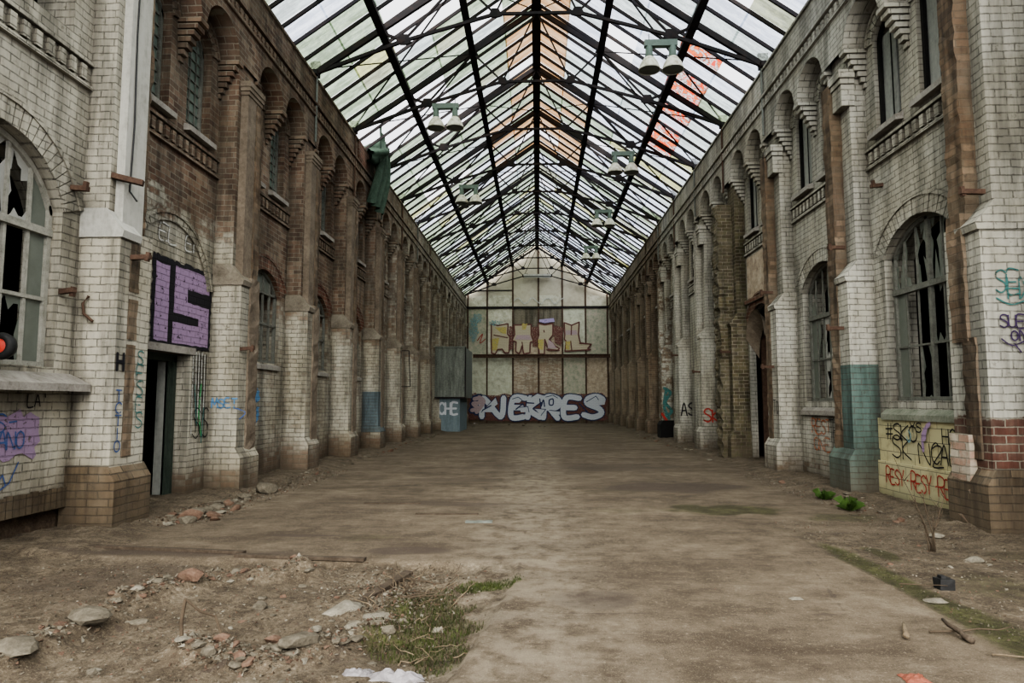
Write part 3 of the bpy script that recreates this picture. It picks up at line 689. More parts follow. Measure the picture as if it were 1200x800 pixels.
# trusses
ZA = 9.75
A = lambda s: Vector((s * 5.5, 0, ZA)); G1 = lambda s: Vector((s * 3.3, 0, 10.55)); G2 = lambda s: Vector((s * 1.02, 0, 11.2))
P1 = lambda s: Vector((s * PX1, 0, rz(PX1) - .22)); P2 = lambda s: Vector((s * PX2, 0, rz(PX2) - .22)); RG = Vector((0, 0, RIDGE - .28))
TY = [YT0 + BAY * j for j in range(0, 10)] + [51.6]
def truss_proto():
    r = empty('roof_truss', (0, TY[0], 0), None, 'roof truss', 'steel roof trusses')
    def pt(name, fn, m='steel'):
        mb = MB(); fn(mb); o = mb.build(name, M[m]); o.parent = r; return o
    for s in (-1, 1):
        pt('rafter', lambda b: b.bar(A(s) + Vector((0, 0, .0)), RG + Vector((s * .05, 0, 0)), .1, .14))
        pt('tie_rod', lambda b: b.bar(A(s), G1(s), .075, .085))
        pt('tie_rod', lambda b: b.bar(G1(s), G2(s), .065, .075))
        for a_, b_, w in ((G1(s), P1(s), .06), (G1(s), P2(s), .05), (G2(s), P2(s), .045), (G2(s), RG, .04)):
            pt('strut', lambda b: b.bar(a_, b_, w))
        for c, sz in ((G1(s), .2), (G2(s), .17), (P2(s), .16), (P1(s), .16)):
            pt('gusset_plate', lambda b: b.prism([(c.x - sz, c.z - .05), (c.x - sz * .5, c.z + sz * .8), (c.x + sz * .5, c.z + sz * .8), (c.x + sz, c.z - .05), (c.x + sz * .4, c.z - sz * .5), (c.x - sz * .4, c.z - sz * .5)], -.03, .03))
        pt('bearing_shoe', lambda b: (b.box(s * 5.58 - .16, s * 5.58 + .16, -.14, .14, EAVE, EAVE + .12), b.box(s * 5.5 - .12, s * 5.5 + .12, -.04, .04, EAVE + .05, EAVE + .36)))
    pt('tie_rod', lambda b: b.bar(G2(-1), G2(1), .06, .07))
    return r
tr0 = truss_proto(); tparts = list(tr0.children)
for i, y in enumerate(TY):
    if i == 0: t_ = tr0
    else:
        t_ = tr0.copy(); C.objects.link(t_)
        for ch in tparts:
            c_ = ch.copy(); C.objects.link(c_); c_.parent = t_
        t_.location = (0, y, 0)
    t_['label'] = ('dark steel roof truss with gusset plates, %s one counted from the camera' % (ORD[i])) if i < 10 else 'dark steel roof truss standing against the gable wall'
    t_['category'] = 'roof truss'; t_['group'] = 'steel roof trusses'
# wind bracing rods in the roof planes
for j in range(len(TY) - 2):
    a, b = TY[j], TY[j + 1]
    for s in (-1, 1):
        for p, ya_, q, yb_ in ((A(s), a, P2(s), b), (A(s), b, P2(s), a)):
            m_ = MB((s * 3.5, (a + b) / 2, 11)); m_.tube([(p.x, ya_, p.z + .1), (q.x, yb_, q.z - .02)], .017 if ya_ < yb_ else .026, 6); cpart(m_, 'wind_brace', M['steel'])
        if j % 2 == 0:
            m_ = MB((s, (a + b) / 2, 12.5)); m_.tube([(P2(s).x, a, P2(s).z), (RG.x, b, RG.z)], .016, 6); cpart(m_, 'wind_brace', M['steel'])

# hanging lamps in pairs
def lamp_proto():
    r = empty('pendant_lamp_pair', (0, 0, 0), None, 'lamp')
    def pt(name, fn, m, sm=False, par=None):
        mb = MB(); fn(mb); o = mb.build(name, m, smooth=sm); o.parent = par or r; return o
    pt('mounting_bar', lambda b: b.box(-.46, .46, -.09, .09, -.09, .09), M['lampg'])
    for x in (-.33, .33):
        hs = None
        pt('hanger', lambda b: b.tube([(x, 0, .08), (x, 0, .3)], .012, 6), M['steel'])
        hs = pt('lamp_housing', lambda b: b.lathe((x, 0, 0), [(.0, -.04), (.1, -.05), (.105, -.3), (.12, -.36), (.1, -.4), (0, -.4)], 16), M['lampg'], True)
        s = pt('bell_shade', lambda b: b.lathe((x, 0, 0), [(.1, -.38), (.16, -.44), (.25, -.58), (.3, -.74), (.31, -.78), (.29, -.77), (.24, -.6), (.15, -.46), (.09, -.42)], 24), M['lampshade'], True, hs)
        pt('lamp_glass', lambda b: b.lathe((x, 0, 0), [(0, -.76), (.28, -.765), (.285, -.755)], 24), M['pane'], True, hs)
    return r
t = NT('pale lamp enamel'); p, s_, n_ = t.pos(); a = t.noise(p, 9., 4, .7)
b_ = t.bsdf(t.mix(t.step(a, .4, .65), (.5, .5, .42), (.27, .26, .19)), .5); M['lampshade'] = t.mat
LP = [(3.02, YT0, 10.38, 'green barred pair of bell lamps hanging closest to the camera, beside painted glass'), (3.0, YT0 + 7.2, 10.3, 'second pair of bell lamps along the right roof slope, on a green bar'),
      (3.0, YT0 + 14.4, 10.3, 'third pair of bell lamps along the right roof slope, small and pale'), (3.0, YT0 + 21.6, 10.3, 'farthest pair of bell lamps along the right roof slope, tiny'),
      (-2.72, YT0 + 3.6, 10.5, 'yellowish pair of bell lamps above the green tarp, left roof slope'), (-2.75, YT0 + 10.8, 10.35, 'second pair of bell lamps along the left roof slope, hazy')]
lp0 = lamp_proto(); lparts = list(lp0.children)
for i, (x, y, z, lb) in enumerate(LP):
    sc_ = .86
    if i == 0: l_ = lp0
    else:
        l_ = lp0.copy(); C.objects.link(l_)
        for ch in lparts:
            c_ = ch.copy(); C.objects.link(c_); c_.parent = l_
            for g_ in ch.children:
                e_ = g_.copy(); C.objects.link(e_); e_.parent = c_
    l_.location = (x, y - .12, z - .1); l_.scale = (sc_,) * 3; tag(l_, lb, 'lamp', 'pairs of hanging factory lamps')

# ------------------------------------------------------------------ floor
def sm(a, b, x):
    if a == b: return float(x >= a)
    t = max(0., min(1., (x - a) / (b - a))); return t * t * (3 - 2 * t)
def nz(x, y, s, o=0): return noise.noise(Vector((x * s + o, y * s - o, o * 1.7)))
def fbm(x, y, s, o=0): return nz(x, y, s, o) + .5 * nz(x, y, s * 2.1, o + 3) + .25 * nz(x, y, s * 4.3, o + 7)
def seg_d(px, py, pts):
    best = 9e9
    for (ax, ay), (bx, by) in zip(pts, pts[1:]):
        dx, dy = bx - ax, by - ay; t = max(0, min(1, ((px - ax) * dx + (py - ay) * dy) / (dx * dx + dy * dy))); best = min(best, math.hypot(px - ax - t * dx, py - ay - t * dy))
    return best
def soil_left(x, y): return sm(-.05, .25, -(x + .45 + .1 * nz(x, y, 1.5, 2)) + (0 if y < 6.4 else -(y - 6.4) * 1.6 + .0)) if y < 7.6 else 0.
def edge_x(x, y): return x - .13 * (min(max(y, 3), 6.4) - 4.05)
def masks(x, y):
    soilL = sm(-.5, -.55, edge_x(x, y) + .015 * nz(x, y, 5, 5)) * sm(7.15, 6.75, y + .12 * x * .3 + .15 * nz(x, y, 1.2, 9))
    soilR = sm(3.02, 3.14, x + .04 * nz(x, y, 2, 1)) * sm(9.5, 8., y)
    edge = sm(4.3, 5.1, abs(x) + .35 * nz(x, y, .8, 4))
    soil = max(soilL, soilR, edge * .8)
    mo = max(0, 1 - abs(x - 3.24 - .05 * nz(x, y, 1.5, 1)) / (.2 + .16 * sm(6.5, 4.5, y))) * sm(8.6, 7.4, y) * 1.5
    for cx_, cy_, rx, ry, s in ((2.75, 10.5, 1.0, .55, 1.3), (3.68, 7.6, .16, .5, 1.2), (-.85, 5.3, .45, 1.0, 1.5), (-.45, 6.35, .35, .22, .9), (4.0, 6.2, .5, .8, .55), (4.9, 7.5, .4, .4, .5), (-2.13, 8.2, .5, .3, .5), (4.2, 9.9, .8, .6, .7), (1.2, 10.3, .8, .3, .5), (-2.3, 3.9, .25, .25, .7), (1.4, 12.5, 1., .5, .4)):
        d = math.hypot((x - cx_) / rx, (y - cy_) / ry); mo = max(mo, s * sm(1.25, .35, d + .5 * nz(x, y, 2.5, 3)))
    dk = 0.
    for cx_, cy_, rx, ry, s in ((.45, 5.75, .42, .35, .8), (2.6, 13.2, 1.6, .9, .9), (-1.2, 10.9, 1.9, .35, .6), (-1.4, 7.5, .5, .25, .9), (.9, 17., 3.5, 1.2, .6), (-3.9, 6.4, 1.1, 1., .5), (-3.7, 7.3, 1.6, .22, .7), (0, 24., 4, 1.5, .5), (-1.5, 14.2, 1.8, .5, .5), (-2.9, 8.3, .7, .1, .8)):
        d = math.hypot((x - cx_) / rx, (y - cy_) / ry); dk = max(dk, s * sm(1.2, .5, d + .45 * nz(x, y, 1.6, 6)))
    return soil, min(1, mo), min(1, dk)
RID = [(-3.5, 3.5), (-3.35, 4.7), (-3.3, 5.7), (-3.05, 6.3), (-2.3, 6.75)]
RID2 = [(-2.3, 4.6), (-1.9, 4.5), (-1.55, 4.6), (-1.1, 5.3), (-1.2, 5.9)]
def H(x, y):
    soil, mo, dk = masks(x, y) if (y < 12 or abs(x) > 4) else (0, 0, 0)
    z = .004 * fbm(x, y, .8)
    left = sm(-.51, -.555, edge_x(x, y) + .015 * nz(x, y, 5, 5)) * sm(7.0, 6.85, y + .04 * x)
    z += left * (-.06 + .045 * fbm(x, y, 1.2, 2) + .02 * fbm(x, y, 6., 8))
    z += .1 * sm(.3, .05, seg_d(x, y, RID)) * left * (1 + nz(x, y, 4, 1)) + .08 * sm(.22, .03, seg_d(x, y, RID2)) * left * (1 + nz(x, y, 5, 1))
    z -= .1 * sm(.42, .1, math.hypot(x + 2.72, (y - 6.72) * 1.6)) * left
    z -= .05 * sm(1.15, .6, math.hypot((x + .85) / .5, (y - 5.3) / 1.1)) * left
    z += soil * (1 - left) * (.012 * fbm(x, y, 2.2, 4) - .012)
    e = sm(4.75, 5.5, abs(x) + .3 * nz(x, y, .9, 4)); z += e * (.07 + .06 * abs(fbm(x, y, 2.5, 6)))
    return z
xs = []; x = -6.4
while x <= 6.41: xs.append(x); x += .05 if -6.4 < x < 6.4 else .1
ys = []; y = -2.
while y < YEND + .2:
    ys.append(y); y += .2 if y < 3.2 else (.045 if y < 8.5 else (.08 if y < 13 else (.2 if y < 22 else .6)))
ys.append(YEND + .3)
V = []; cols = []
for y in ys:
    for x in xs:
        V.append((x, y, H(x, y))); mk = masks(x, y); cols += [mk[0], mk[1], mk[2], 1.]
nx_ = len(xs); F = [(j * nx_ + i, j * nx_ + i + 1, (j + 1) * nx_ + i + 1, (j + 1) * nx_ + i) for j in range(len(ys) - 1) for i in range(nx_ - 1)]
me = bpy.data.meshes.new('floor'); me.from_pydata(V, [], F); at = me.color_attributes.new('dirt', 'FLOAT_COLOR', 'POINT'); at.data.foreach_set('color', cols)
me.polygons.foreach_set('use_smooth', [True] * len(F))
t = NT('dusty concrete floor'); p, (X, Y, Z), n_ = t.pos()
vc = t.n('ShaderNodeVertexColor', layer_name='dirt'); sp = t.n('ShaderNodeSeparateColor', {0: vc.outputs[0]})
n1 = t.noise(p, .55, 6, .65); n2 = t.noise(p, 3.5, 6, .7); n3 = t.noise(p, 24., 5, .75); n4 = t.noise(t.comb(t.math('MULTIPLY', X, .5), t.math('MULTIPLY', Y, 1.2), 0.), 1., 5, .7); n5 = t.noise(p, 90., 3, .7)
base = t.ramp(t.math('ADD', t.math('MULTIPLY', n1, .5), t.math('MULTIPLY', n2, .5)), [(.33, (.03, .022, .014)), (.45, (.072, .056, .038)), (.55, (.112, .089, .062)), (.68, (.17, .14, .1))])
base = t.mix(t.step(n4, .46, .66, 0., .75), base, (.04, .029, .019))
base = t.mix(t.step(n3, .55, .68, 0., .6), base, (.21, .175, .13)); base = t.mix(t.step(n3, .3, .45, .75, 0.), base, (.03, .023, .016))
soil = t.ramp(t.math('ADD', t.math('MULTIPLY', n2, .5), t.math('MULTIPLY', n3, .5)), [(.34, (.018, .013, .008)), (.47, (.055, .042, .028)), (.56, (.1, .08, .055)), (.68, (.19, .16, .12))])
col = t.mix(t.step(t.math('ADD', sp.outputs[0], t.math('MULTIPLY', t.math('SUBTRACT', n2, .5), .8)), .3, .6), base, soil)
col = t.mix(t.step(n5, .56, .7, 0., .5), col, (.27, .235, .18)); col = t.mix(t.step(n5, .3, .42, .55, 0.), col, (.025, .019, .013))
n6 = t.noise(t.comb(t.math('MULTIPLY', X, .7), t.math('MULTIPLY', Y, 2.), 0.), 2.2, 6, .75); col = t.mix(t.step(n6, .52, .66, 0., .5), col, (.05, .037, .025))
dk = t.step(t.math('ADD', sp.outputs[2], t.math('MULTIPLY', t.math('SUBTRACT', n2, .5), .9)), .2, .8, 0., .75)
col = t.mix(dk, col, (.045, .034, .026))
mo = t.step(t.math('ADD', sp.outputs[1], t.math('MULTIPLY', t.math('SUBTRACT', n3, .5), 1.4)), .3, .85, 0., .85)
mcol = t.ramp(t.math('ADD', t.math('MULTIPLY', n2, .6), t.math('MULTIPLY', n3, .4)), [(.35, (.013, .012, .006)), (.5, (.03, .029, .012)), (.62, (.062, .062, .024))])
col = t.mix(mo, col, mcol)
# dusty pale run along the middle
mid = t.math('MULTIPLY', t.step(t.math('ABSOLUTE', t.math('ADD', X, .1)), .1, 1.1, .4, 0.), t.step(n2, .35, .6)); col = t.mix(mid, col, (.2, .172, .13))
vor = t.n('ShaderNodeTexVoronoi', {'Vector': p, 'Scale': .32}, feature='DISTANCE_TO_EDGE'); crk = t.math('MULTIPLY', t.step(t.math('ADD', vor.outputs[0], t.math('MULTIPLY', n2, .05)), .024, .03, .5, 0.), t.step(n1, .5, .56))
col = t.mix(crk, col, (.04, .03, .024))
t.bsdf(col, .95, t.math('ADD', t.math('MULTIPLY', n3, .7), t.math('ADD', t.math('MULTIPLY', n5, .3), t.math('MULTIPLY', n2, .8))), .7, .035)
me.materials.append(t.mat)
fo = bpy.data.objects.new('floor', me); C.objects.link(fo); tag(fo, 'cracked dusty concrete floor with soil and moss patches', 'floor', kind='structure')

# ------------------------------------------------------------------ debris
def rock_mesh(name, mat, seed, sub=1, rough=.28, flat=.6):
    r = random.Random(seed); bm = bmesh.new(); bmesh.ops.create_icosphere(bm, subdivisions=sub + 1, radius=1)
    off = Vector((r.uniform(0, 50), r.uniform(0, 50), 0))
    planes = [(Vector((r.gauss(0, 1), r.gauss(0, 1), r.gauss(0, 1))).normalized(), r.uniform(.45, .8)) for _ in range(9)]
    for v in bm.verts:
        c = v.co.normalized(); c *= 1 + rough * noise.noise(c * 1.3 + off)
        for nrm, d in planes:
            k = c.dot(nrm)
            if k > d: c -= nrm * (k - d)
        c.z *= flat; v.co = c
    zmin = min(v.co.z for v in bm.verts)
    for v in bm.verts: v.co.z -= zmin * .75
    me = bpy.data.meshes.new(name); bm.to_mesh(me); bm.free(); me.materials.append(mat); return me
RM = [rock_mesh('stone', M[m], i, 1, .3, f) for i, (m, f) in enumerate([('rock', .6), ('rock', .5), ('rock', .75), ('rockb', .6), ('rockw', .55), ('rockb', .7), ('rock', .4)])]
def stone(x, y, s, mi=None, label=None, group=None, name='stone', asp=None, z=None):
    me = RM[mi if mi is not None else RND.randrange(len(RM))]
    o = bpy.data.objects.new(name, me); C.objects.link(o)
    a = asp or (RND.uniform(.8, 1.3), RND.uniform(.7, 1.1), RND.uniform(.6, 1.))
    o.scale = (s * a[0], s * a[1], s * a[2]); o.rotation_euler = (0, 0, RND.uniform(0, 6.28)); o.location = (x, y, (H(x, y) if z is None else z) - .01)
    return tag(o, label, 'stone', group)
stone(-1.57, 4.62, .13, 6, 'flat grey slab stone lying in the broken ground near the front', asp=(1.2, .8, 1.1))
stone(4.42, 7.25, .085, 4, 'pale rounded stone near the bare stems by the right wall', asp=(1, 1, 1))
stone(3.21, 5.83, .08, 4, 'pale stone lying in the mossy joint of the slab', asp=(1.3, .8, .7))
stone(-3.02, 6.0, .13, 3, 'reddish brown brick chunk on the rubble ridge', asp=(1.3, .8, .9))
stone(-1.55, 5.55, .17, 4, 'flat yellowish stone beside the mossy hollow', asp=(1.3, .8, .5))
stone(-1.25, 5.4, .13, 4, 'pale flat stone touching the mossy hollow', asp=(1.2, .7, .4))
stone(-3.25, 5.0, .15, 0, 'grey stone embedded in the pale rubble ridge', asp=(1.3, .8, .9))
stone(-3.3, 4.35, .16, 1, 'grey slab fragment at the near end of the rubble ridge', asp=(1.2, .8, .9))
stone(-4.86, 12.15, .2, 2, 'large grey stone at the foot of the second left pilaster', asp=(1.2, 1, .9))
stone(4.75, 8.5, .1, 4, 'white rubble lump beside the near right pilaster', asp=(1.2, .9, .8))
gl_ = {'ridge': ('small rubble stone along the pale ridge of broken concrete', 'stones along the rubble ridge'), 'left': ('rubble lump at the foot of the left wall', 'rubble at the foot of the left wall'),
       'right': ('rubble lump at the foot of the right wall', 'rubble at the foot of the right wall'), 'pit': ('small stone scattered on the broken ground at the front left', 'stones on the broken ground'), 'floor': ('tiny stone lying loose on the concrete slab', 'loose stones on the slab'), 'soil': ('small stone on the soil strip beside the right wall', 'stones on the right soil strip'), 'far': ('small rubble piece near the far gable wall', 'rubble near the gable wall')}
def scatter(n, key, fx, fy, fs):
    for _ in range(n):
        x, y = fx(), fy(); stone(x, y, fs(), None, *gl_[key])
U = RND.uniform
def scatter_on(n, key, pts, spread, fs):
    for _ in range(n):
        i = RND.randrange(len(pts) - 1); t = U(0, 1); x = pts[i][0] * (1 - t) + pts[i + 1][0] * t + RND.gauss(0, spread); y = pts[i][1] * (1 - t) + pts[i + 1][1] * t + RND.gauss(0, spread)
        stone(x, max(3.3, y), fs(), None, *gl_[key])
scatter_on(85, 'ridge', RID + RID2, .09, lambda: U(.02, .07))
scatter(45, 'pit', lambda: U(-3.3, -.6), lambda: U(3.7, 6.7), lambda: U(.012, .045))
scatter(30, 'left', lambda: -U(4.7, 5.15), lambda: U(8.9, 12.), lambda: U(.03, .1))
scatter(35, 'left', lambda: -U(4.7, 5.12), lambda: U(12.8, 34), lambda: U(.03, .1))
scatter(20, 'right', lambda: U(4.75, 5.3), lambda: U(9.4, 12.), lambda: U(.03, .07))
scatter(28, 'right', lambda: U(4.7, 5.15), lambda: U(12.8, 34), lambda: U(.03, .1))
scatter(20, 'soil', lambda: U(3.3, 5.), lambda: U(5., 8.4), lambda: U(.012, .04))
scatter(14, 'floor', lambda: U(-3.5, 3.), lambda: U(5., 16), lambda: U(.01, .022))
scatter(12, 'far', lambda: U(-4.5, 4.5), lambda: U(44, 51.5), lambda: U(.05, .15))
for x_, y_, s_, m_i in ((-4.75, 9.35, .17, 3), (-4.55, 9.6, .13, 5), (-4.9, 9.8, .15, 0), (-4.6, 9.95, .1, 4), (-4.85, 10.3, .12, 2), (-4.4, 9.3, .1, 3), (-4.95, 10.9, .12, 1), (-4.9, 11.4, .15, 0), (-4.5, 10.2, .09, 5), (-4.7, 9.15, .14, 2)):
    stone(x_, y_, s_, m_i, 'chunk of broken masonry heaped before the left doorway', 'rubble before the left doorway')
# gravel crumbs: uncountable
g = MB(); gm = [M['rock'], M['rockb'], M['rockw'], M['twig']]
def crumb(x, y, s):
    z = H(x, y) + s * .3; P = [Vector((x, y, z)) + Vector((RND.gauss(0, 1), RND.gauss(0, 1), RND.gauss(0, .6))).normalized() * s for _ in range(4)]
    g.add(P, [(0, 1, 2), (0, 2, 3), (0, 3, 1), (1, 3, 2)], RND.choice((0, 0, 0, 1, 2, 3)))
for _ in range(5200): crumb(U(-4.9, -.55), U(3.5, 7.0), U(.004, .016))
for _ in range(2600):
    L_ = RND.choice((RID, RID2)); i = RND.randrange(len(L_) - 1); t_ = U(0, 1)
    crumb(L_[i][0] * (1 - t_) + L_[i + 1][0] * t_ + RND.gauss(0, .1), max(3.4, L_[i][1] * (1 - t_) + L_[i + 1][1] * t_ + RND.gauss(0, .1)), U(.008, .028))
for _ in range(1500): crumb(RND.gauss(-1.2, .3), RND.gauss(6.1, .4), U(.006, .022))
for _ in range(2200): crumb(U(3.15, 5.1), U(4.3, 9.5), U(.004, .016))
for _ in range(1500):
    x, y = -U(4.4, 5.2), U(8.8, 16); crumb(x, y, U(.008, .03))
for _ in range(900): crumb(U(4.4, 5.2), U(9.4, 16), U(.006, .022))
for _ in range(1500): crumb(U(-4, 3.3), U(4, 14), U(.003, .009))
tag(g.build('gravel', gm, recalc=False), 'fine gravel and plaster crumbs strewn over the broken ground', 'gravel', kind='stuff')

# moss and short grass in the hollow: uncountable
g = MB()
def blade(g, x, y, h, w, m=0, lean=.5):
    z = H(x, y) - .01; a = U(0, 6.28); dx, dy = math.cos(a), math.sin(a); l = U(.1, lean) * h
    g.add([(x - dy * w, y + dx * w, z), (x + dy * w, y - dx * w, z), (x + dx * l * .5 + dy * w * .6, y + dy * l * .5 - dx * w * .6, z + h * .6), (x + dx * l, y + dy * l, z + h)], [(0, 1, 2), (0, 2, 3)], m)
for _ in range(9000):
    x, y = RND.gauss(-.8, .24), RND.gauss(5.25, .55)
    if masks(x, y)[1] > .45 and edge_x(x, y) < -.55 and y > 3.8: blade(g, x, y, U(.015, .05), .004, 0 if RND.random() < .7 else 1)
for _ in range(2500):
    x, y = RND.gauss(-.5, .2), RND.gauss(6.33, .1)
    if masks(x, y)[1] > .4: blade(g, x, y, U(.015, .04), .004, 0)
tag(g.build('grass', [M['grass'], M['twig']], recalc=False), 'short grass and moss filling the hollow at the slab edge', 'grass', kind='stuff')
g = MB()
for _ in range(9000):
    y = U(4.4, 8.4); x = 3.24 + RND.gauss(0, .1)
    if masks(x, y)[1] > .35: blade(g, x, y, U(.006, .02), .004)
tag(g.build('moss', [M['grass']], recalc=False), 'dark moss growing along the joint of the slab on the right', 'moss', kind='stuff')

# leafy weeds
def weed(x, y, r, n, label):
    g = MB((x, y, H(x, y)))
    for _ in range(n):
        a = U(0, 6.28); l = r * U(.5, 1.); hz = l * U(.4, 1.1); w = l * .13; z = H(x, y); dx, dy = math.cos(a), math.sin(a)
        m_ = Vector((x + dx * l * .5, y + dy * l * .5, z + hz * .9)); e = Vector((x + dx * l, y + dy * l, z + hz * .7))
        g.add([(x, y, z - .01), m_ + Vector((-dy * w, dx * w, 0)), e, m_ + Vector((dy * w, -dx * w, 0))], [(0, 1, 2), (0, 2, 3)])
    o = g.build('weed', M['leaf'], recalc=False); tag(o, label, 'plant', 'green weeds by the right wall')
weed(4.64, 10.5, .24, 60, 'bright green leafy weed in front of the green painted pilaster')
weed(4.75, 11.7, .2, 40, 'dark green weed beside the wall beyond the green painted pilaster')
# bare stems by the tiled patch
r = empty('bare_sapling', (4.28, 7.75, 0), 'bare thin stemmed sapling standing before the cream tiled patch', 'plant')
for i, (dx, dy, h_) in enumerate(((-.28, .1, 1.25), (-.05, .0, .95), (.14, .05, .8), (.05, -.1, .6), (.22, .1, .95), (-.15, .1, .7))):
    m_ = MB((4.28, 7.75, 0)); pts = [(4.28 + dx * t_ + .03 * math.sin(t_ * 5 + i), 7.75 + dy * t_, -.02 + h_ * .8 * t_) for t_ in (0, .25, .5, .75, 1.)]; m_.tube(pts, [.008, .0065, .005, .0035, .002], 6)
    for t_ in (.5, .7, .85):
        b_ = Vector(pts[int(t_ * 4)]); m_.tube([b_, b_ + Vector((U(-.1, .1), U(-.05, .05), .1))], [.004, .002], 5)
    o = m_.build('stem', M['twig'], smooth=True); o.parent = r; o.location = (0, 0, 0)
# twig heap over the hollow
def stick(name, p, q, rad, mat, label, cat='stick', group=None, bend=.03):
    p, q = Vector(p), Vector(q); m_ = MB(p); n = 5
    pts = [p.lerp(q, t_ / n) + Vector((U(-bend, bend), U(-bend, bend), U(-bend, bend) * .4)) * (0 if t_ in (0,) else 1) for t_ in range(n + 1)]
    m_.tube(pts, [rad * (1 - .1 * i) for i in range(n + 1)], 6); return tag(m_.build(name, mat, smooth=True), label, cat, group)
for i in range(34):
    x, y = RND.gauss(-1.15, .2), RND.gauss(5.9, .35); a = U(0, 3.14); l = U(.1, .4); z = H(x, y)
    stick('twig', (x, y, z + .005), (x + l * math.cos(a), y + l * math.sin(a), H(x + l * math.cos(a), y + l * math.sin(a)) + U(.01, .16)), U(.003, .008), M['twig'] if i % 3 else M['woodp'], 'thin dead twig tangled in the heap beyond the hollow', 'twig', 'dead twigs heaped over the hollow')
for i in range(14):
    x, y = RND.gauss(-.85, .15), RND.gauss(4.9, .4); a = U(0, 3.14); l = U(.1, .3); z = H(x, y)
    stick('twig', (x, y, z + .02), (x + l * math.cos(a), y + l * math.sin(a), z + U(.02, .07)), U(.003, .006), M['woodp'], 'pale dry stalk lying on the mossy hollow', 'stalk', 'pale dry stalks on the moss')
def plank(name, c, l, w, h_, rz_, mat, label, tilt=0, cat='plank'):
    m_ = MB(); n = 6
    for i in range(n):
        pass
    vs = []; 
    for i in range(n + 1):
        xx = -l / 2 + l * i / n; j = U(-.004, .004)
        vs += [(xx, -w / 2 + j, 0), (xx, w / 2 + j, 0), (xx, w / 2 + j, h_ + j), (xx, -w / 2 + j, h_ - j)]
    fs = [(0, 1, 2, 3), tuple(4 * n + q for q in (3, 2, 1, 0))] + [(4 * i + q, 4 * i + (q + 1) % 4, 4 * i + 4 + (q + 1) % 4, 4 * i + 4 + q) for i in range(n) for q in range(4)]
    m_.add(vs, fs); o = m_.build(name, mat); o.location = (c[0], c[1], H(c[0], c[1]) if len(c) < 3 else c[2]); o.rotation_euler = (0, -tilt, rz_); return tag(o, label, cat)
plank('plank', (-1.38, 6.2), .95, .09, .03, 1.25, M['wood'], 'weathered grey plank sloping into the hollow', .06)
plank('metal_strip', (-.79, 9.28), .36, .12, .015, .02, M['box'], 'short grey metal strip lying on the concrete slab')
plank('timber_batten', (-4.1, 7.42), 2., .07, .03, -.13, M['wood'], 'long dark batten lying across the ground towards the left wall')
plank('timber_batten', (-2.45, 7.1), 1.4, .08, .03, -.1, M['wood'], 'dark batten end by the small pit in the ground')
plank('timber_batten', (-2.3, 10.9), .9, .05, .02, 0.02, M['wood'], 'thin dark slat lying on the slab opposite the doorway')
plank('timber_batten', (-1.3, 9.9), .9, .04, .02, .01, M['wood'], 'thin dark slat nearest the grey metal strip')
stick('wooden_peg', (2.48, 4.86, .03), (2.6, 5.12, .03), .022, M['woodp'], 'short round pale wooden stick on the slab', bend=.002)
stick('dark_branch', (2.88, 4.8, .02), (2.86, 5.08, .07), .022, M['wood'], 'dark broken branch beside the pale wooden stick', bend=.02)
stick('thin_branch', (2.7, 4.98, .02), (3.3, 5.02, .04), .008, M['twig'], 'thin dark branch lying across the mossy joint', bend=.02)
stick('pale_stick', (2.85, 4.56, .02), (3.12, 4.5, .02), .007, M['woodp'], 'thin pale stick at the front right edge', bend=.01)
stick('thin_branch', (3.15, 6.25, .02), (3.5, 6.15, .03), .006, M['twig'], 'thin straight twig pointing at the small black block', bend=.01)
r = empty('bent_wire', (-2.3, 4.6, 0), 'bent rusty reinforcing wire sticking up from the broken ground', 'wire')
m_ = MB((-2.3, 4.6, 0)); z = H(-2.34, 4.55); m_.tube([(-2.34, 4.55, z - .03), (-2.345, 4.55, z + .12), (-2.33, 4.56, z + .25)], .011, 6); o = m_.build('upright', M['twig']); o.parent = r; o.location = (0, 0, 0)
m_ = MB((-2.3, 4.6, 0)); m_.tube([(-2.33, 4.56, z + .25), (-2.25, 4.6, z + .16), (-2.17, 4.66, z + .11), (-2.12, 4.64, z + .01)], .009, 6); o = m_.build('bent_arm', M['twig']); o.parent = r; o.location = (0, 0, 0)
# black block
m_ = MB((3.52, 6.22, H(3.52, 6.22))); z = H(3.52, 6.22) - .01; m_.box(3.46, 3.58, 6.17, 6.28, z, z + .1, jit=.006); m_.box(3.48, 3.52, 6.19, 6.25, z + .1, z + .125); tag(m_.build('rubber_block', M['black']), 'small black block on the soil beyond the mossy joint', 'block')
# crumpled plastic
def crumple(name, c, sx_, sy_, h_, mat, label, cat, seed, rot=0):
    m_ = MB(); N = 14; z0 = H(c[0], c[1]); ca, sa = math.cos(rot), math.sin(rot)
    for j in range(N + 1):
        for i in range(N + 1):
            u, v = i / N * 2 - 1, j / N * 2 - 1; e = max(0, 1 - max(abs(u), abs(v)) ** 3)
            lx, ly = u * sx_ * (1 + .25 * nz(v, u, 2, seed)), v * sy_ * (1 + .3 * nz(u, v, 2.5, seed + 4)); m_.v.append((c[0] + lx * ca - ly * sa, c[1] + lx * sa + ly * ca, z0 + .004 + e * h_ * (.7 + .8 * abs(nz(u, v, 2.8, seed)))))
    m_.f = [(j * (N + 1) + i, j * (N + 1) + i + 1, (j + 1) * (N + 1) + i + 1, (j + 1) * (N + 1) + i) for j in range(N) for i in range(N)]; m_.m = [0] * len(m_.f)
    return tag(m_.build(name, mat, recalc=False), label, cat)
crumple('plastic_bottle', (-.86, 4.2), .17, .045, .06, M['plastic'], 'crushed whitish plastic bottle at the near end of the mossy hollow', 'bottle', 3)
crumple('plastic_bag', (-1.1, 4.28), .09, .05, .03, M['plastic'], 'small torn piece of pale plastic beside the crushed bottle', 'plastic', 5)
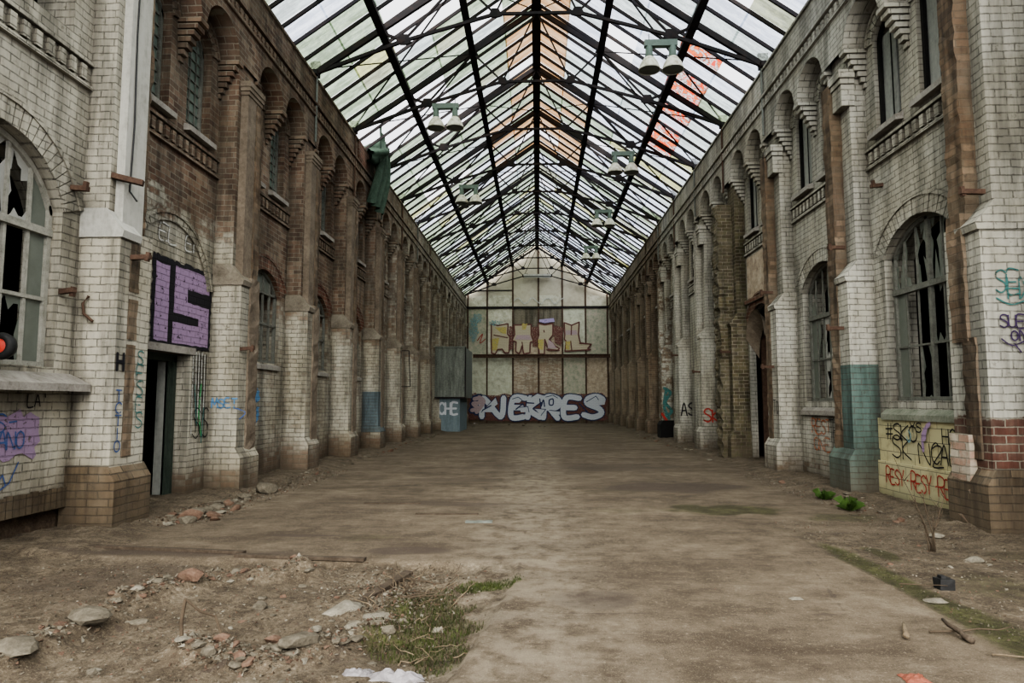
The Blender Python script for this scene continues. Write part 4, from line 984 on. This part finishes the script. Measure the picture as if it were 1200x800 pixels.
crumple('plastic_wrapper', (-.75, 5.25), .05, .03, .03, M['rockw'], 'crumpled white scrap lying on the moss', 'scrap', 8)
crumple('plastic_scrap', (2.18, 4.2), .07, .06, .02, M['orangep'], 'faded orange red plastic scrap at the bottom edge', 'scrap', 9)
crumple('paper_scrap', (2.1, 5.8), .05, .03, .015, M['rockw'], 'little white paper scrap on the slab near the mossy joint', 'scrap', 11)

# ------------------------------------------------------------------ things on the walls
# grey sheet metal box on the left, far down the hall
bx_ = empty('sheet_metal_box', (-4.7, 39, 1.85), 'big weathered grey sheet metal box projecting from the left wall near the gable', 'box')
m_ = MB((-4.7, 39, 1.85)); m_.box(-5.6, -3.95, 37.1, 41.2, 1.85, 4.6); m_.box(-5.6, -3.9, 37.05, 37.12, 4.55, 4.64); o = m_.build('casing', M['box']); o.parent = bx_; o.location = (0, 0, 0)
m_ = MB((-4.7, 39, 1.85)); m_.box(-3.96, -3.9, 37.04, 37.14, 1.85, 4.6); m_.box(-5.6, -3.9, 37.04, 37.12, 1.8, 1.88); o = m_.build('corner_angle', M['steel']); o.parent = bx_; o.location = (0, 0, 0)
for x in (-5.35, -4.6): 
    m_ = MB((-4.7, 39, 1.85)); m_.box(x, x + .03, 37.07, 37.1, 1.9, 4.55); o = m_.build('sheet_seam', M['box']); o.parent = bx_; o.location = (0, 0, 0)
m_ = MB((-4.8, 37.4, 0)); m_.box(-5.6, -4.3, 37.3, 37.42, 0, 1.85); m_.box(-4.34, -4.24, 37.28, 41., 0, 1.85); cab = tag(m_.build('blue_panel', M['bluedoor']), 'blue grey panel with white letters under the grey metal box', 'panel')
# green tarp over the parapet
m_ = MB((-5.3, 22.4, 8.2)); N = 26; rows_ = 22; vs = []
for j in range(rows_ + 1):
    v = j / rows_
    for i in range(N + 1):
        u = i / N; zt = 10.35 - 2.35 * v
        yy = 21.9 + .2 * math.sin(v * 4) + (u - .5) * (1.5 + .2 * v) ; xx = -5.32 + .12 * math.sin(u * 19 + v * 3) * (.4 + .6 * v) + .1 * math.sin(v * 3) + .25 * (1 - v) ** 2
        zt += .15 * math.sin(u * 5 + 1) * (1 - v) - .15 * abs(u - .5) * v
        vs.append((xx, yy, zt))
m_.add(vs, [(j * (N + 1) + i, j * (N + 1) + i + 1, (j + 1) * (N + 1) + i + 1, (j + 1) * (N + 1) + i) for j in range(rows_) for i in range(N)])
vs = []; N2 = 20
for j in range(13):
    v = j / 12
    for i in range(N2):
        a = 2 * PI * i / N2; rr = .42 * math.sin(PI * (.15 + .75 * v)) * (1 + .2 * math.sin(a * 5 + v * 4)); c_ = Vector((-5.4 + .16 * v, 21.1 + 1.3 * v, 9.5 + .62 * v)); vs.append(c_ + Vector((rr * math.cos(a), .2 * rr * math.sin(a) - .1 * math.cos(a), rr * math.sin(a))))
m_.add(vs, [(j * N2 + i, j * N2 + (i + 1) % N2, (j + 1) * N2 + (i + 1) % N2, (j + 1) * N2 + i) for j in range(12) for i in range(N2)])
tag(m_.build('tarpaulin', M['cloth'], smooth=True, recalc=False), 'dark green tarp hanging over the top of the left wall', 'tarp')
# broken parapet scar
rough_strip(-1, 5.46, 5.6, 20.2, 21.6, 8.98, 9.6, M['red'], walls[-1], jit=.02)
# round red lamp with black rim, left edge
r = empty('warning_light', (-5.75, 7.1, 2.2), 'round red lamp with black rim hanging by the left window', 'lamp')
def disc(name, mat, prof):
    m_ = MB(); vs = []; n = 20; fs = []
    for rr, d_ in prof:
        for j in range(n): a = 2 * PI * j / n; vs.append((rr * math.cos(a), d_, rr * math.sin(a)))
    for i in range(len(prof) - 1):
        for j in range(n): fs.append((i * n + j, i * n + (j + 1) % n, (i + 1) * n + (j + 1) % n, (i + 1) * n + j))
    m_.add(vs, fs); o = m_.build(name, mat, smooth=True); o.parent = r; return o
disc('rim', M['black'], [(.08, -.05), (.13, -.07), (.15, 0), (.13, .06), (.0, .07)]); disc('lens', M['redp'], [(0, -.06), (.06, -.05), (.085, -.03)])
m_ = MB(); m_.bar((0, .05, 0), (-.3, .12, 0), .03); o = m_.build('bracket', M['black']); o.parent = r
# conduits from truss feet, brackets and stubs: parts of the walls
for sx in (-1, 1):
    for j, y in enumerate(TY[:6]):
        m_ = MB(); m_.tube([(sx * 5.46, y + .02, EAVE), (sx * 5.46, y + .02, 8.0 - .3 * (j % 2))], .025, 8); m_.build('conduit', M['rust'] if j % 2 else M['box'], walls[sx])
for sx, x, y, z in ((-1, 5.8, 8.2, 4.3), (-1, 5.85, 8.15, 2.95), (-1, 5.25, 12.1, 2.55), (1, 5.25, 12.0, 4.3), (1, 5.25, 12.2, 2.9), (1, 5.25, 15.7, 4.1), (1, 5.25, 15.8, 2.4), (1, 5.4, 8.5, 4.2), (1, 5.85, 11.6, 5.3), (-1, 5.25, 8.7, 3.5), (1, 5.25, 19.3, 3.), (1, 5.3, 23., 2.6), (1, 5.3, 26.5, 3.4)):
    m_ = MB(); m_.bar((sx * (x + .15), y, z), (sx * (x - .14), y + U(-.05, .05), z + U(-.03, .03)), .07, .06); m_.bar((sx * (x - .1), y, z - .05), (sx * (x - .12), y, z + .07), .05); m_.build('bracket_stub', M['rust'], walls[sx])
m_ = MB(); pts = [(-5.55 - .03 * math.cos(a), 8.43, 2.72 + .2 * math.sin(a)) for a in (1.2, .6, 0)] ; m_.tube([(-5.72, 8.42, 2.95), (-5.78, 8.4, 2.85), (-5.76, 8.4, 2.72), (-5.64, 8.4, 2.62)], .018, 6); m_.build('iron_hook', M['rust'], walls[-1])
m_ = MB(); y = PC(5) - .4
for p, q in (((-5.3, y, 2.2), (-4.95, y, 2.2)), ((-4.95, y, 2.2), (-5.02, y, 3.6)), ((-5.02, y, 3.6), (-5.3, y, 3.6))): m_.bar(p, q, .03)
m_.build('bent_bracket', M['steel'], walls[-1])
# cable along the plaster shaft
m_ = MB(); m_.tube([(-5.43, 8.72, 8.), (-5.43, 8.7, 6.6), (-5.42, 8.72, 5.3), (-5.43, 8.7, 4.4), (-5.3, 8.66, 4.25)], .012, 6); m_.build('cable', M['black'], walls[-1])
m_ = MB(); m_.bar((-5.55, 8.5, 4.55), (-5.2, 8.62, 4.48), .09, .07); m_.build('bracket_stub', M['rust'], walls[-1])

# ------------------------------------------------------------------ graffiti
L5 = {  # stroke letters in a 4 x 6 box
 'A': [[(0, 0), (2, 6), (4, 0)], [(.8, 2.3), (3.3, 2.3)]], 'C': [[(4, 5), (2.5, 6), (.6, 5), (0, 3), (.6, 1), (2.5, 0), (4, 1)]], 'E': [[(4, 6), (0, 6), (0, 0), (4, 0)], [(0, 3), (3, 3)]],
 'H': [[(0, 0), (0, 6)], [(4, 0), (4, 6)], [(0, 3), (4, 3)]], 'I': [[(2, 0), (2, 6)]], 'K': [[(0, 0), (0, 6)], [(4, 6), (0, 2.7), (4, 0)]], 'L': [[(0, 6), (0, 0), (4, 0)]],
 'M': [[(0, 0), (.4, 6), (2, 2), (3.6, 6), (4, 0)]], 'N': [[(0, 0), (0, 6), (4, 0), (4, 6)]], 'O': [[(2, 6), (.5, 5), (0, 3), (.5, 1), (2, 0), (3.5, 1), (4, 3), (3.5, 5), (2, 6)]],
 'P': [[(0, 0), (0, 6), (3, 6), (4, 4.7), (3, 3), (0, 3)]], 'R': [[(0, 0), (0, 6), (3, 6), (4, 4.6), (3, 3.2), (0, 3)], [(1.5, 3), (4, 0)]], 'S': [[(4, 5.2), (2.5, 6), (.6, 5.4), (.5, 4), (3.4, 2.5), (3.8, 1), (2, 0), (0, .8)]],
 'T': [[(0, 6), (4, 6)], [(2, 6), (2, 0)]], 'U': [[(0, 6), (.2, 1), (2, 0), (3.8, 1), (4, 6)]], 'W': [[(0, 6), (1, 0), (2, 4), (3, 0), (4, 6)]], 'X': [[(0, 0), (4, 6)], [(0, 6), (4, 0)]], 'Y': [[(0, 6), (2, 3), (4, 6)], [(2, 3), (2, 0)]],
 '#': [[(1, 0), (1.5, 6)], [(2.6, 0), (3.2, 6)], [(0, 2), (4, 2.2)], [(0, 4), (4, 4.2)]], '.': [[(1.6, 2.6), (2.4, 3)]], ' ': [], '-': [[(.5, 3), (3.5, 3.2)]], "'": [[(2, 6.5), (2.4, 4.8)]], '2': [[(0, 5), (2, 6), (3.6, 5), (0, 0), (4, 0)]]}
class Wallspace:
    "u,v coordinates on a wall face: side -1/1 are the long walls (u along the hall), 'n' is a face square to the hall"
    def __init__(s, kind, c, sgn=1): s.k = kind; s.c = c; s.sgn = sgn
    def P(s, u, v, off):
        if s.k == 'x': return (s.c - s.sgn * off, u, v)      # wall at x = c facing the hall, u = y
        return (u, s.c - off, v)                            # facing the camera, u = x
STEP = .00005
def ribbon(mb, ws, pl, w, off, m=0, cap=6):
    for a, b in zip(pl, pl[1:]):
        off += STEP
        dx, dy = b[0] - a[0], b[1] - a[1]; l = math.hypot(dx, dy)
        if l < 1e-6: continue
        nx, ny = -dy / l * w / 2, dx / l * w / 2
        mb.add([ws.P(a[0] + nx, a[1] + ny, off), ws.P(a[0] - nx, a[1] - ny, off), ws.P(b[0] - nx, b[1] - ny, off), ws.P(b[0] + nx, b[1] + ny, off)], [(0, 1, 2, 3)], m)
    for a in pl:
        off += STEP; mb.add([ws.P(a[0] + w / 2 * math.cos(2 * PI * i / cap), a[1] + w / 2 * math.sin(2 * PI * i / cap), off) for i in range(cap)], [tuple(range(cap))], m)
    return off
def smooth_pl(pl, k=4):
    if len(pl) < 3: return pl
    out = []
    for i in range(len(pl) - 1):
        p0, p1, p2, p3 = pl[max(i - 1, 0)], pl[i], pl[i + 1], pl[min(i + 2, len(pl) - 1)]
        for q in range(k):
            t = q / k; out.append(tuple(.5 * (2 * p1[d] + (p2[d] - p0[d]) * t + (2 * p0[d] - 5 * p1[d] + 4 * p2[d] - p3[d]) * t * t + (3 * p1[d] - p0[d] - 3 * p2[d] + p3[d]) * t ** 3) for d in (0, 1)))
    return out + [pl[-1]]
def letters(text, u, v, w, h, gap=.25, slant=.0, jit=.25, dirn=1, vert=False, curvy=True):
    "polylines of a word; dirn -1 writes towards smaller u"
    out = []; cu, cv = u, v; r = random.Random(sum(map(ord, text)))
    for ch in text:
        jy = r.uniform(-jit, jit) * h * .15; sc = 1 + r.uniform(-jit, jit) * .25
        for pl in L5.get(ch, []):
            q = [(cu + dirn * ((x / 4) * w * sc + slant * y / 6 * h + r.uniform(-jit, jit) * w * .08), cv + jy + (y / 6) * h * sc + r.uniform(-jit, jit) * h * .05) for x, y in pl]
            out.append(smooth_pl(q) if curvy else q)
        if vert: cv -= h * (1 + gap)
        else: cu += dirn * w * (1 + gap)
    return out
def paintwork(name, ws, layers, parent, label=None):
    "layers: (polylines or polygons, width or None, material key)"
    mb = MB(); mats = []; off = .012
    for item in layers:
        pls, w, mk = item
        mt = GP[mk]
        if mt not in mats: mats.append(mt)
        for pl in pls:
            if w is None: mb.add([ws.P(a, b, off) for a, b in pl], [tuple(range(len(pl)))], mats.index(mt))
            else: off = ribbon(mb, ws, pl, w, off, mats.index(mt))
            off += .00004
        off += .003
    o = mb.build(name, mats, parent, recalc=False)
    if label: o['label'] = label
    return o
GP = {'purple': paint_mat('purple spray', (.29, .2, .31), .39), 'black': paint_mat('black spray', (.012, .011, .014), .28), 'blue': paint_mat('blue spray', (.05, .09, .22), .4), 'sky': paint_mat('sky blue spray', (.09, .21, .36), .42),
      'teal': paint_mat('teal spray', (.05, .15, .14), .42), 'red': paint_mat('red spray', (.33, .04, .03), .38), 'orange': paint_mat('orange spray', (.42, .15, .07), .47), 'cream': paint_mat('cream spray', (.42, .37, .27), 0),
      'yellow': paint_mat('yellow spray', (.45, .38, .13), .44), 'silver': paint_mat('silver spray', (.5, .52, .56), 0), 'navy': paint_mat('navy spray', (.03, .04, .1), 0), 'maroon': paint_mat('maroon spray', (.13, .05, .045), 0), 'wash': paint_mat('maroon wash', (.16, .07, .06), .46),
      'lilac': paint_mat('lilac spray', (.4, .33, .55), .4), 'pinkp': paint_mat('pink spray', (.38, .29, .3), 0), 'white': paint_mat('white chalk', (.5, .5, .46), .44), 'cyan': paint_mat('cyan spray', (.2, .33, .34), .5), 'greenp': paint_mat('green spray', (.08, .3, .12), .45), 'ink': paint_mat('ink violet spray', (.05, .03, .08), .36), 'patch': paint_mat('cracked purple patch', (.25, .175, .26), .4)}
def rect(a, b, c, d): return [(a, c), (b, c), (b, d), (a, d)]
def blob(cu, cv, ru, rv, seed, n=26, rough=.3):
    r = random.Random(seed); return [(cu + ru * math.cos(2 * PI * i / n) * (1 + r.uniform(-rough, rough)), cv + rv * math.sin(2 * PI * i / n) * (1 + r.uniform(-rough, rough))) for i in range(n)]
def ragged(a, b, c, d, seed, j=.03, st=.12):
    r = random.Random(seed); P = []
    for (x0, y0), (x1, y1) in (((a, c), (b, c)), ((b, c), (b, d)), ((b, d), (a, d)), ((a, d), (a, c))):
        n = max(1, int(math.hypot(x1 - x0, y1 - y0) / st)); P += [(x0 + (x1 - x0) * i / n + r.uniform(-j, j), y0 + (y1 - y0) * i / n + r.uniform(-j, j)) for i in range(n)]
    return P
LW = Wallspace('x', -WALL, -1); RW = Wallspace('x', WALL, 1)
WL, WR = walls[-1], walls[1]
# big purple lettering over the left doorway
y0, y1, z0, z1 = 10.2, 11.93, 2.56, 3.82
s0 = y0 + .56
paintwork('graffiti', LW, [([ragged(y0 - .08, y1 + .08, z0 - .07, z1 + .08, 1, .03, .07)], None, 'black'),
    ([ragged(y0, y0 + .4, z0, z1 - .04, 2, .01), ragged(s0, y1, z1 - .33, z1, 3, .01), ragged(s0, s0 + .42, z0 + .5, z1 - .3, 4, .01), ragged(s0, y1, z0 + .48, z0 + .7, 5, .01), ragged(y1 - .36, y1, z0 + .3, z0 + .62, 6, .01), ragged(s0 - .02, y1, z0, z0 + .34, 7, .01)], None, 'purple')], WL, 'purple block letters IS outlined in black')
r_ = random.Random(4)
paintwork('graffiti', LW, [([[(11.5 + .06 * i, 2.5 - .1 * r_.random()), (11.5 + .06 * i + r_.uniform(-.02, .02), 2.5 - r_.uniform(.5, 1.7))] for i in range(8)], .02, 'black'), ([[(11.45 + .1 * i, 2.45), (11.47 + .1 * i, 2.3 - r_.uniform(.3, 1.4))] for i in range(5)], .03, 'white'), ([[(11.75, 1.9), (11.7, 1.4), (11.82, 1.0)]], .05, 'greenp'), (letters('SS', 11.5, 1.0, .25, .5), .02, 'black'), ([[(11.5, 1.9), (11.62, 1.2)], [(11.85, 1.5), (11.8, .9)]], .03, 'teal')], WL, 'black, white and green paint drips')
paintwork('graffiti', LW, [(letters('ELZER', 10.25, 4.15, .22, .25, .2, .1), .025, 'white')], WL)
paintwork('graffiti', LW, [([ragged(6.0, 7.9, .98, 1.48, 9, .05, .1)], None, 'patch'), (letters('MTS-', 6.9, 1.28, .14, .2), .018, 'blue'), (letters('TRANO', 7.02, 1.08, .12, .2, .1), .02, 'blue')], WL, 'purple paint patch with blue scribbles')
paintwork('graffiti', LW, [([[(7.1, .95), (7.0, .72), (7.25, .58), (7.5, .7), (7.62, .92)], [(7.25, .8), (7.3, .68), (7.4, .8), (7.45, .68)]], .018, 'blue'), (letters("LA'", 7.7, 1.55, .09, .14), .016, 'black')], WL)
F0 = Wallspace('x', -5.36, -1)
paintwork('graffiti', F0, [(letters('H', 8.49, 2.02, .13, .2), .05, 'black'), (letters('TCTIO', 8.5, 1.62, .12, .14, .15, vert=True), .02, 'blue')], WL)
paintwork('graffiti', F0, [(letters('SESES', 8.93, 2.1, .14, .2, .05, vert=True), .018, 'teal')], WL)
N1 = Wallspace('n', PC(1) - .4)
paintwork('graffiti', N1, [(letters('MSET', -5.82, 1.5, .1, .16, .2), .025, 'sky'), ([smooth_pl([(-5.4, 1.5), (-5.2, 1.42), (-5.3, 1.3)])], .02, 'blue')], WL, 'small blue tag')
paintwork('graffiti', LW, [([blob(14.0, 1.75, .32, .2, 3), blob(14.1, 1.35, .25, .2, 4), ragged(13.75, 13.9, .9, 1.7, 5)], None, 'sky')], WL, 'sky blue paint smear')
N5 = Wallspace('n', PC(5) - .4)
paintwork('graffiti', Wallspace('x', -5.36, -1), [(letters('LX', PC(7) - .3, 1.0, .4, .5, .1), .06, 'black')], WL)
# near right pilaster
N0 = Wallspace('n', PC(0) - .4)
paintwork('graffiti', N0, [(letters('SE', 5.58, 2.92, .13, .28, .1) + letters('HX', 5.72, 2.86, .14, .26, .1) + [smooth_pl([(5.58, 2.86), (5.75, 2.78), (5.95, 2.84)])], .018, 'teal'), (letters('SUE', 5.6, 2.5, .09, .15, .1) + letters('ON', 5.72, 2.34, .08, .12) + [smooth_pl([(5.6, 2.36), (5.72, 2.28), (5.88, 2.34)]), [(5.75, 2.3), (5.82, 2.2)]], .018, 'ink')], WR, 'teal tag above a violet scribble')
# tags on the cream tiles (written away from the camera is towards larger y; text reads from far to near on this wall)
TW = Wallspace('x', 5.84, 1); TW2 = Wallspace('x', 5.8, 1)
def rt(text, ufar, v, w, h, **k): return letters(text, ufar, v, w, h, dirn=-1, **k)
paintwork('graffiti', TW, [(rt('#SKO', 11.75, .98, .22, .26, gap=.1) + rt('SK', 11.55, .7, .26, .34) + rt('N2', 10.75, .66, .28, .32) + rt('CAL', 10.42, .7, .2, .3, gap=.15) + rt('HOW', 10.12, 1.0, .16, .22, gap=.15) + rt('YS', 10.95, 1.14, .14, .15), .022, 'black'),
    ([smooth_pl([(10.45, 1.26), (10.6, 1.1), (10.6, .88)]), smooth_pl([(10.4, 1.28), (10.5, 1.2), (10.55, 1.05)])], .07, 'purple'), ([smooth_pl([(11.0, 1.18), (10.92, 1.08), (10.98, .98), (11.06, 1.08)])], .03, 'cyan'), ([[(9.85, 1.15), (9.75, .95)], [(9.9, .85), (9.72, .75)], [(9.8, .95), (9.78, .65)]], .04, 'cyan')], WR, 'black tags with a purple stroke and cyan marks')
paintwork('graffiti', TW2, [(rt('RESY', 11.72, .28, .13, .24, gap=.1) + rt('.', 11.1, .28, .1, .2) + rt('RESY', 10.95, .25, .13, .26, gap=.1) + rt('.', 10.32, .28, .1, .2) + rt('RES', 10.22, .25, .15, .26, gap=.1), .024, 'red')], WR, 'red tag repeated three times')
paintwork('graffiti', RW, [(rt('REST', 15.0, .95, .22, .3, gap=.1) + rt('ONE', 14.9, .6, .25, .25, gap=.1), .03, 'orange'), (rt('TEM', 14.1, .8, .2, .45, gap=.1), .018, 'black')], WR, 'faded orange scribble')
N2_ = Wallspace('x', 5.43, 1)
paintwork('graffiti', N2_, [(rt('TO', 15.98, 1.35, .14, .3), .02, 'black')], WR)
paintwork('graffiti', RW, [([smooth_pl([(21.4, 2.3), (21.8, 1.9), (21.2, 1.4), (21.9, .9)]), smooth_pl([(22.2, 2.2), (21.6, 1.6), (22.2, 1.0)]), [(21.2, 2.0), (22.3, 1.7)]], .1, 'red')], WR, 'red scribble beyond the mossy pillar')
N4 = Wallspace('n', PC(4) - .4)
paintwork('graffiti', N4, [(letters('SK', 5.48, .95, .22, .4), .05, 'red')], WR)
paintwork('graffiti', Wallspace('n', PC(6) - .4), [([smooth_pl([(5.52, 2.2), (5.78, 2.0), (5.55, 1.6), (5.82, 1.2), (5.55, 1.0)]), smooth_pl([(5.6, 2.1), (5.5, 1.4), (5.7, .9)])], .13, 'teal'), ([[(5.4, 1.1), (5.6, .8)]], .1, 'red')], WR, 'teal squiggle')
paintwork('graffiti', Wallspace('n', PC(5) - .4), [(letters('AS', 5.48, 1.1, .22, .45), .05, 'black')], WR)
# gable: SARK
GW = Wallspace('n', YEND - .09, 1)
def toXZ(px_, py_):   # crop-pixel layout of the painted letters turned into metres on the gable
    return (-3.95 + px_ * (8.05 / 1200) * 1.035, 9.15 - py_ * (4.3 / 618))
def S_(pts): return [toXZ(*q) for q in pts]
body = [S_([(60, 225), (130, 245), (245, 225), (240, 340), (265, 370), (255, 545), (210, 545), (180, 505), (130, 510), (105, 560), (65, 550), (60, 370), (62, 300)]),
        S_([(312, 240), (500, 235), (500, 345), (525, 420), (490, 430), (485, 545), (420, 560), (400, 470), (370, 560), (330, 530), (335, 425), (290, 410), (318, 345)]),
        S_([(578, 225), (650, 240), (740, 225), (740, 350), (700, 400), (760, 470), (810, 500), (790, 520), (690, 510), (650, 400), (645, 560), (590, 560), (570, 400), (585, 350)]),
        S_([(865, 215), (945, 245), (1030, 210), (1020, 350), (1040, 440), (1160, 455), (1120, 500), (1150, 515), (950, 525), (870, 530), (885, 420), (865, 400), (870, 350)])]
paintwork('graffiti', GW, [([S_([(255, 250), (300, 250), (300, 500), (255, 520)]), S_([(510, 260), (575, 260), (570, 480), (520, 480)]), S_([(740, 240), (860, 270), (830, 480), (760, 440)])], None, 'wash'), (body, None, 'cream'), ([b + [b[0]] for b in body], .1, 'maroon'),
    ([S_([(100, 265), (230, 260), (225, 340), (170, 330)]), S_([(70, 390), (150, 380), (120, 520), (70, 520)]), S_([(575, 400), (640, 400), (630, 520), (580, 500)]), S_([(880, 420), (930, 420), (920, 520), (880, 510)]), S_([(400, 210), (430, 230), (460, 220), (440, 290), (400, 290)])], None, 'yellow'),
    ([S_([(590, 180), (750, 165), (760, 205), (650, 220), (590, 205)])], None, 'lilac'), ([S_([(340, 350), (480, 350), (510, 405), (320, 400)]), S_([(690, 400), (740, 440), (780, 500), (680, 500)]), S_([(880, 300), (1000, 300), (1010, 350), (880, 350)])], None, 'pinkp'),
    ([S_([(90, 350), (240, 380)]), S_([(945, 250), (940, 350)]), S_([(935, 420), (945, 525)]), S_([(400, 430), (410, 500)]), S_([(640, 300), (645, 320)]), S_([(670, 515), (810, 520)]), S_([(1030, 445), (1160, 455)])], .08, 'maroon'), ([blob(*toXZ(110, 215), .5, .2, 5)], None, 'cyan')], gw, 'cream and yellow block letters SARK with dark red outline')
# gable: silver wildstyle
def sil(u0, u1, ch): 
    w = (u1 - u0); return letters(ch, -5.35 + u0 * 10.85 / 1200, .45, w * 10.85 / 1200 * .8, 1.5, 0, .12, .3)
wild = []
for ch, a, b in (('N', 120, 340), ('E', 370, 510), ('K', 510, 640), ('R', 640, 790), ('E', 810, 960), ('S', 975, 1150)): wild += sil(a, b, ch)
WX = lambda x, y: (-5.35 + x * 10.85 / 1200, 2.9 - y * 2.75 / 388)
bubbles = [[WX(*q) for q in L_] for L_ in ([(540, 130), (590, 90), (640, 110), (640, 180), (560, 190)], [(660, 130), (720, 110), (760, 140), (760, 220), (700, 250), (660, 200)], [(380, 150), (430, 130), (460, 160), (440, 190), (385, 190)], [(1000, 180), (1080, 120), (1100, 160), (1160, 160), (1150, 210), (1020, 230)], [(120, 290), (240, 130), (260, 200), (200, 260), (240, 290)], [(440, 240), (510, 230), (520, 290), (450, 290)], [(560, 250), (660, 260), (620, 325), (580, 270)], [(690, 270), (780, 280), (780, 315), (710, 330)])]
lt = [smooth_pl([WX(60, 150), WX(110, 140), WX(100, 190), WX(50, 200), WX(90, 250), WX(40, 270)]), smooth_pl([WX(100, 130), WX(140, 180), WX(80, 290)])]
paintwork('graffiti', GW, [([ragged(-5.2, 5.2, .25, 2.2, 21, .12, .4)], None, 'wash'), (wild + lt, .58, 'navy'), ([[tuple(q) for q in b] for b in bubbles], None, 'silver'), (wild, .42, 'silver'), (lt, .3, 'pinkp'), ([b[:3] for b in bubbles], .05, 'navy'), ([smooth_pl([WX(610, 150), WX(620, 230), WX(640, 160), WX(650, 230)]), smooth_pl([WX(690, 160), WX(720, 150), WX(720, 210), WX(690, 210), WX(690, 160)]), [WX(500, 190), WX(560, 195)], [WX(130, 270), WX(200, 220)], [WX(940, 200), WX(1010, 290)], [WX(410, 260), WX(470, 200)]], .09, 'navy')], gw, 'silver and navy wildstyle letters across the foot of the gable')
paintwork('graffiti', GW, [([smooth_pl([(-1.8 + .35 * i, 9.35 + .25 * math.sin(i * 1.9)) for i in range(12)])], .07, 'white'), ([blob(-4.9, 7.2, .4, .9, 8), blob(-4.6, 8., .4, .4, 9)], None, 'cyan'), ([smooth_pl([(-4.6, 6.3), (-4.2, 6.8), (-4.4, 6.1), (-4.0, 6.4)])], .06, 'red')], gw)
PW = Wallspace('n', 37.3, 1)
paintwork('graffiti', PW, [(letters('CHE', -5.4, .95, .3, .6, .2, 0, .1), (.12), 'silver')], cab, 'white letters CHE')

# ------------------------------------------------------------------ light, sky, camera
w = bpy.data.worlds.new('World'); bpy.context.scene.world = w; w.use_nodes = True; nt = w.node_tree; nt.nodes.clear()
out = nt.nodes.new('ShaderNodeOutputWorld'); bg = nt.nodes.new('ShaderNodeBackground'); tc = nt.nodes.new('ShaderNodeTexCoord'); no = nt.nodes.new('ShaderNodeTexNoise'); cr = nt.nodes.new('ShaderNodeValToRGB')
no.inputs['Scale'].default_value = 2.5; no.inputs['Detail'].default_value = 4
cr.color_ramp.elements[0].position = .35; cr.color_ramp.elements[0].color = (.8, .82, .9, 1); cr.color_ramp.elements[1].position = .65; cr.color_ramp.elements[1].color = (1, .99, 1, 1)
nt.links.new(tc.outputs['Generated'], no.inputs['Vector']); nt.links.new(no.outputs[0], cr.inputs[0]); nt.links.new(cr.outputs[0], bg.inputs[0]); nt.links.new(bg.outputs[0], out.inputs[0])
bg.inputs[1].default_value = 2.75

def sun(name, rot, e, ang, col):
    l = bpy.data.lights.new(name, 'SUN'); l.energy = e; l.angle = math.radians(ang); l.color = col; o = bpy.data.objects.new(name, l); C.objects.link(o); o.rotation_euler = tuple(math.radians(a) for a in rot); return o
sun('fill_zenith', (0, 0, 0), 8.2, 150, (1, .98, .93))  # added soft overhead fill, brightens the interior beyond what the sky gives
sun('fill_south', (60, 0, 0), 8., 60, (1, .97, .9))  # added fill from behind the camera, brightens the gable and far end
cd = bpy.data.cameras.new('camera'); cam = bpy.data.objects.new('camera', cd); C.objects.link(cam); cd.lens = 24; cd.sensor_width = 36
cam.location = (0, 0, 1.6); cam.rotation_euler = (PI / 2 + math.atan(71 / 800), 0, math.atan(30 / math.hypot(800, 71)))
cd.clip_start = .05; cd.clip_end = 300
sc = bpy.context.scene; sc.camera = cam
sc.view_settings.view_transform = 'AgX'; sc.view_settings.look = 'AgX - Medium High Contrast'; sc.view_settings.exposure = -.12
sc.cycles.max_bounces = 8; sc.cycles.diffuse_bounces = 4; sc.cycles.transparent_max_bounces = 24; sc.cycles.caustics_reflective = False; sc.cycles.caustics_refractive = False
sc.cycles.use_denoising = True; sc.cycles.sample_clamp_indirect = 4
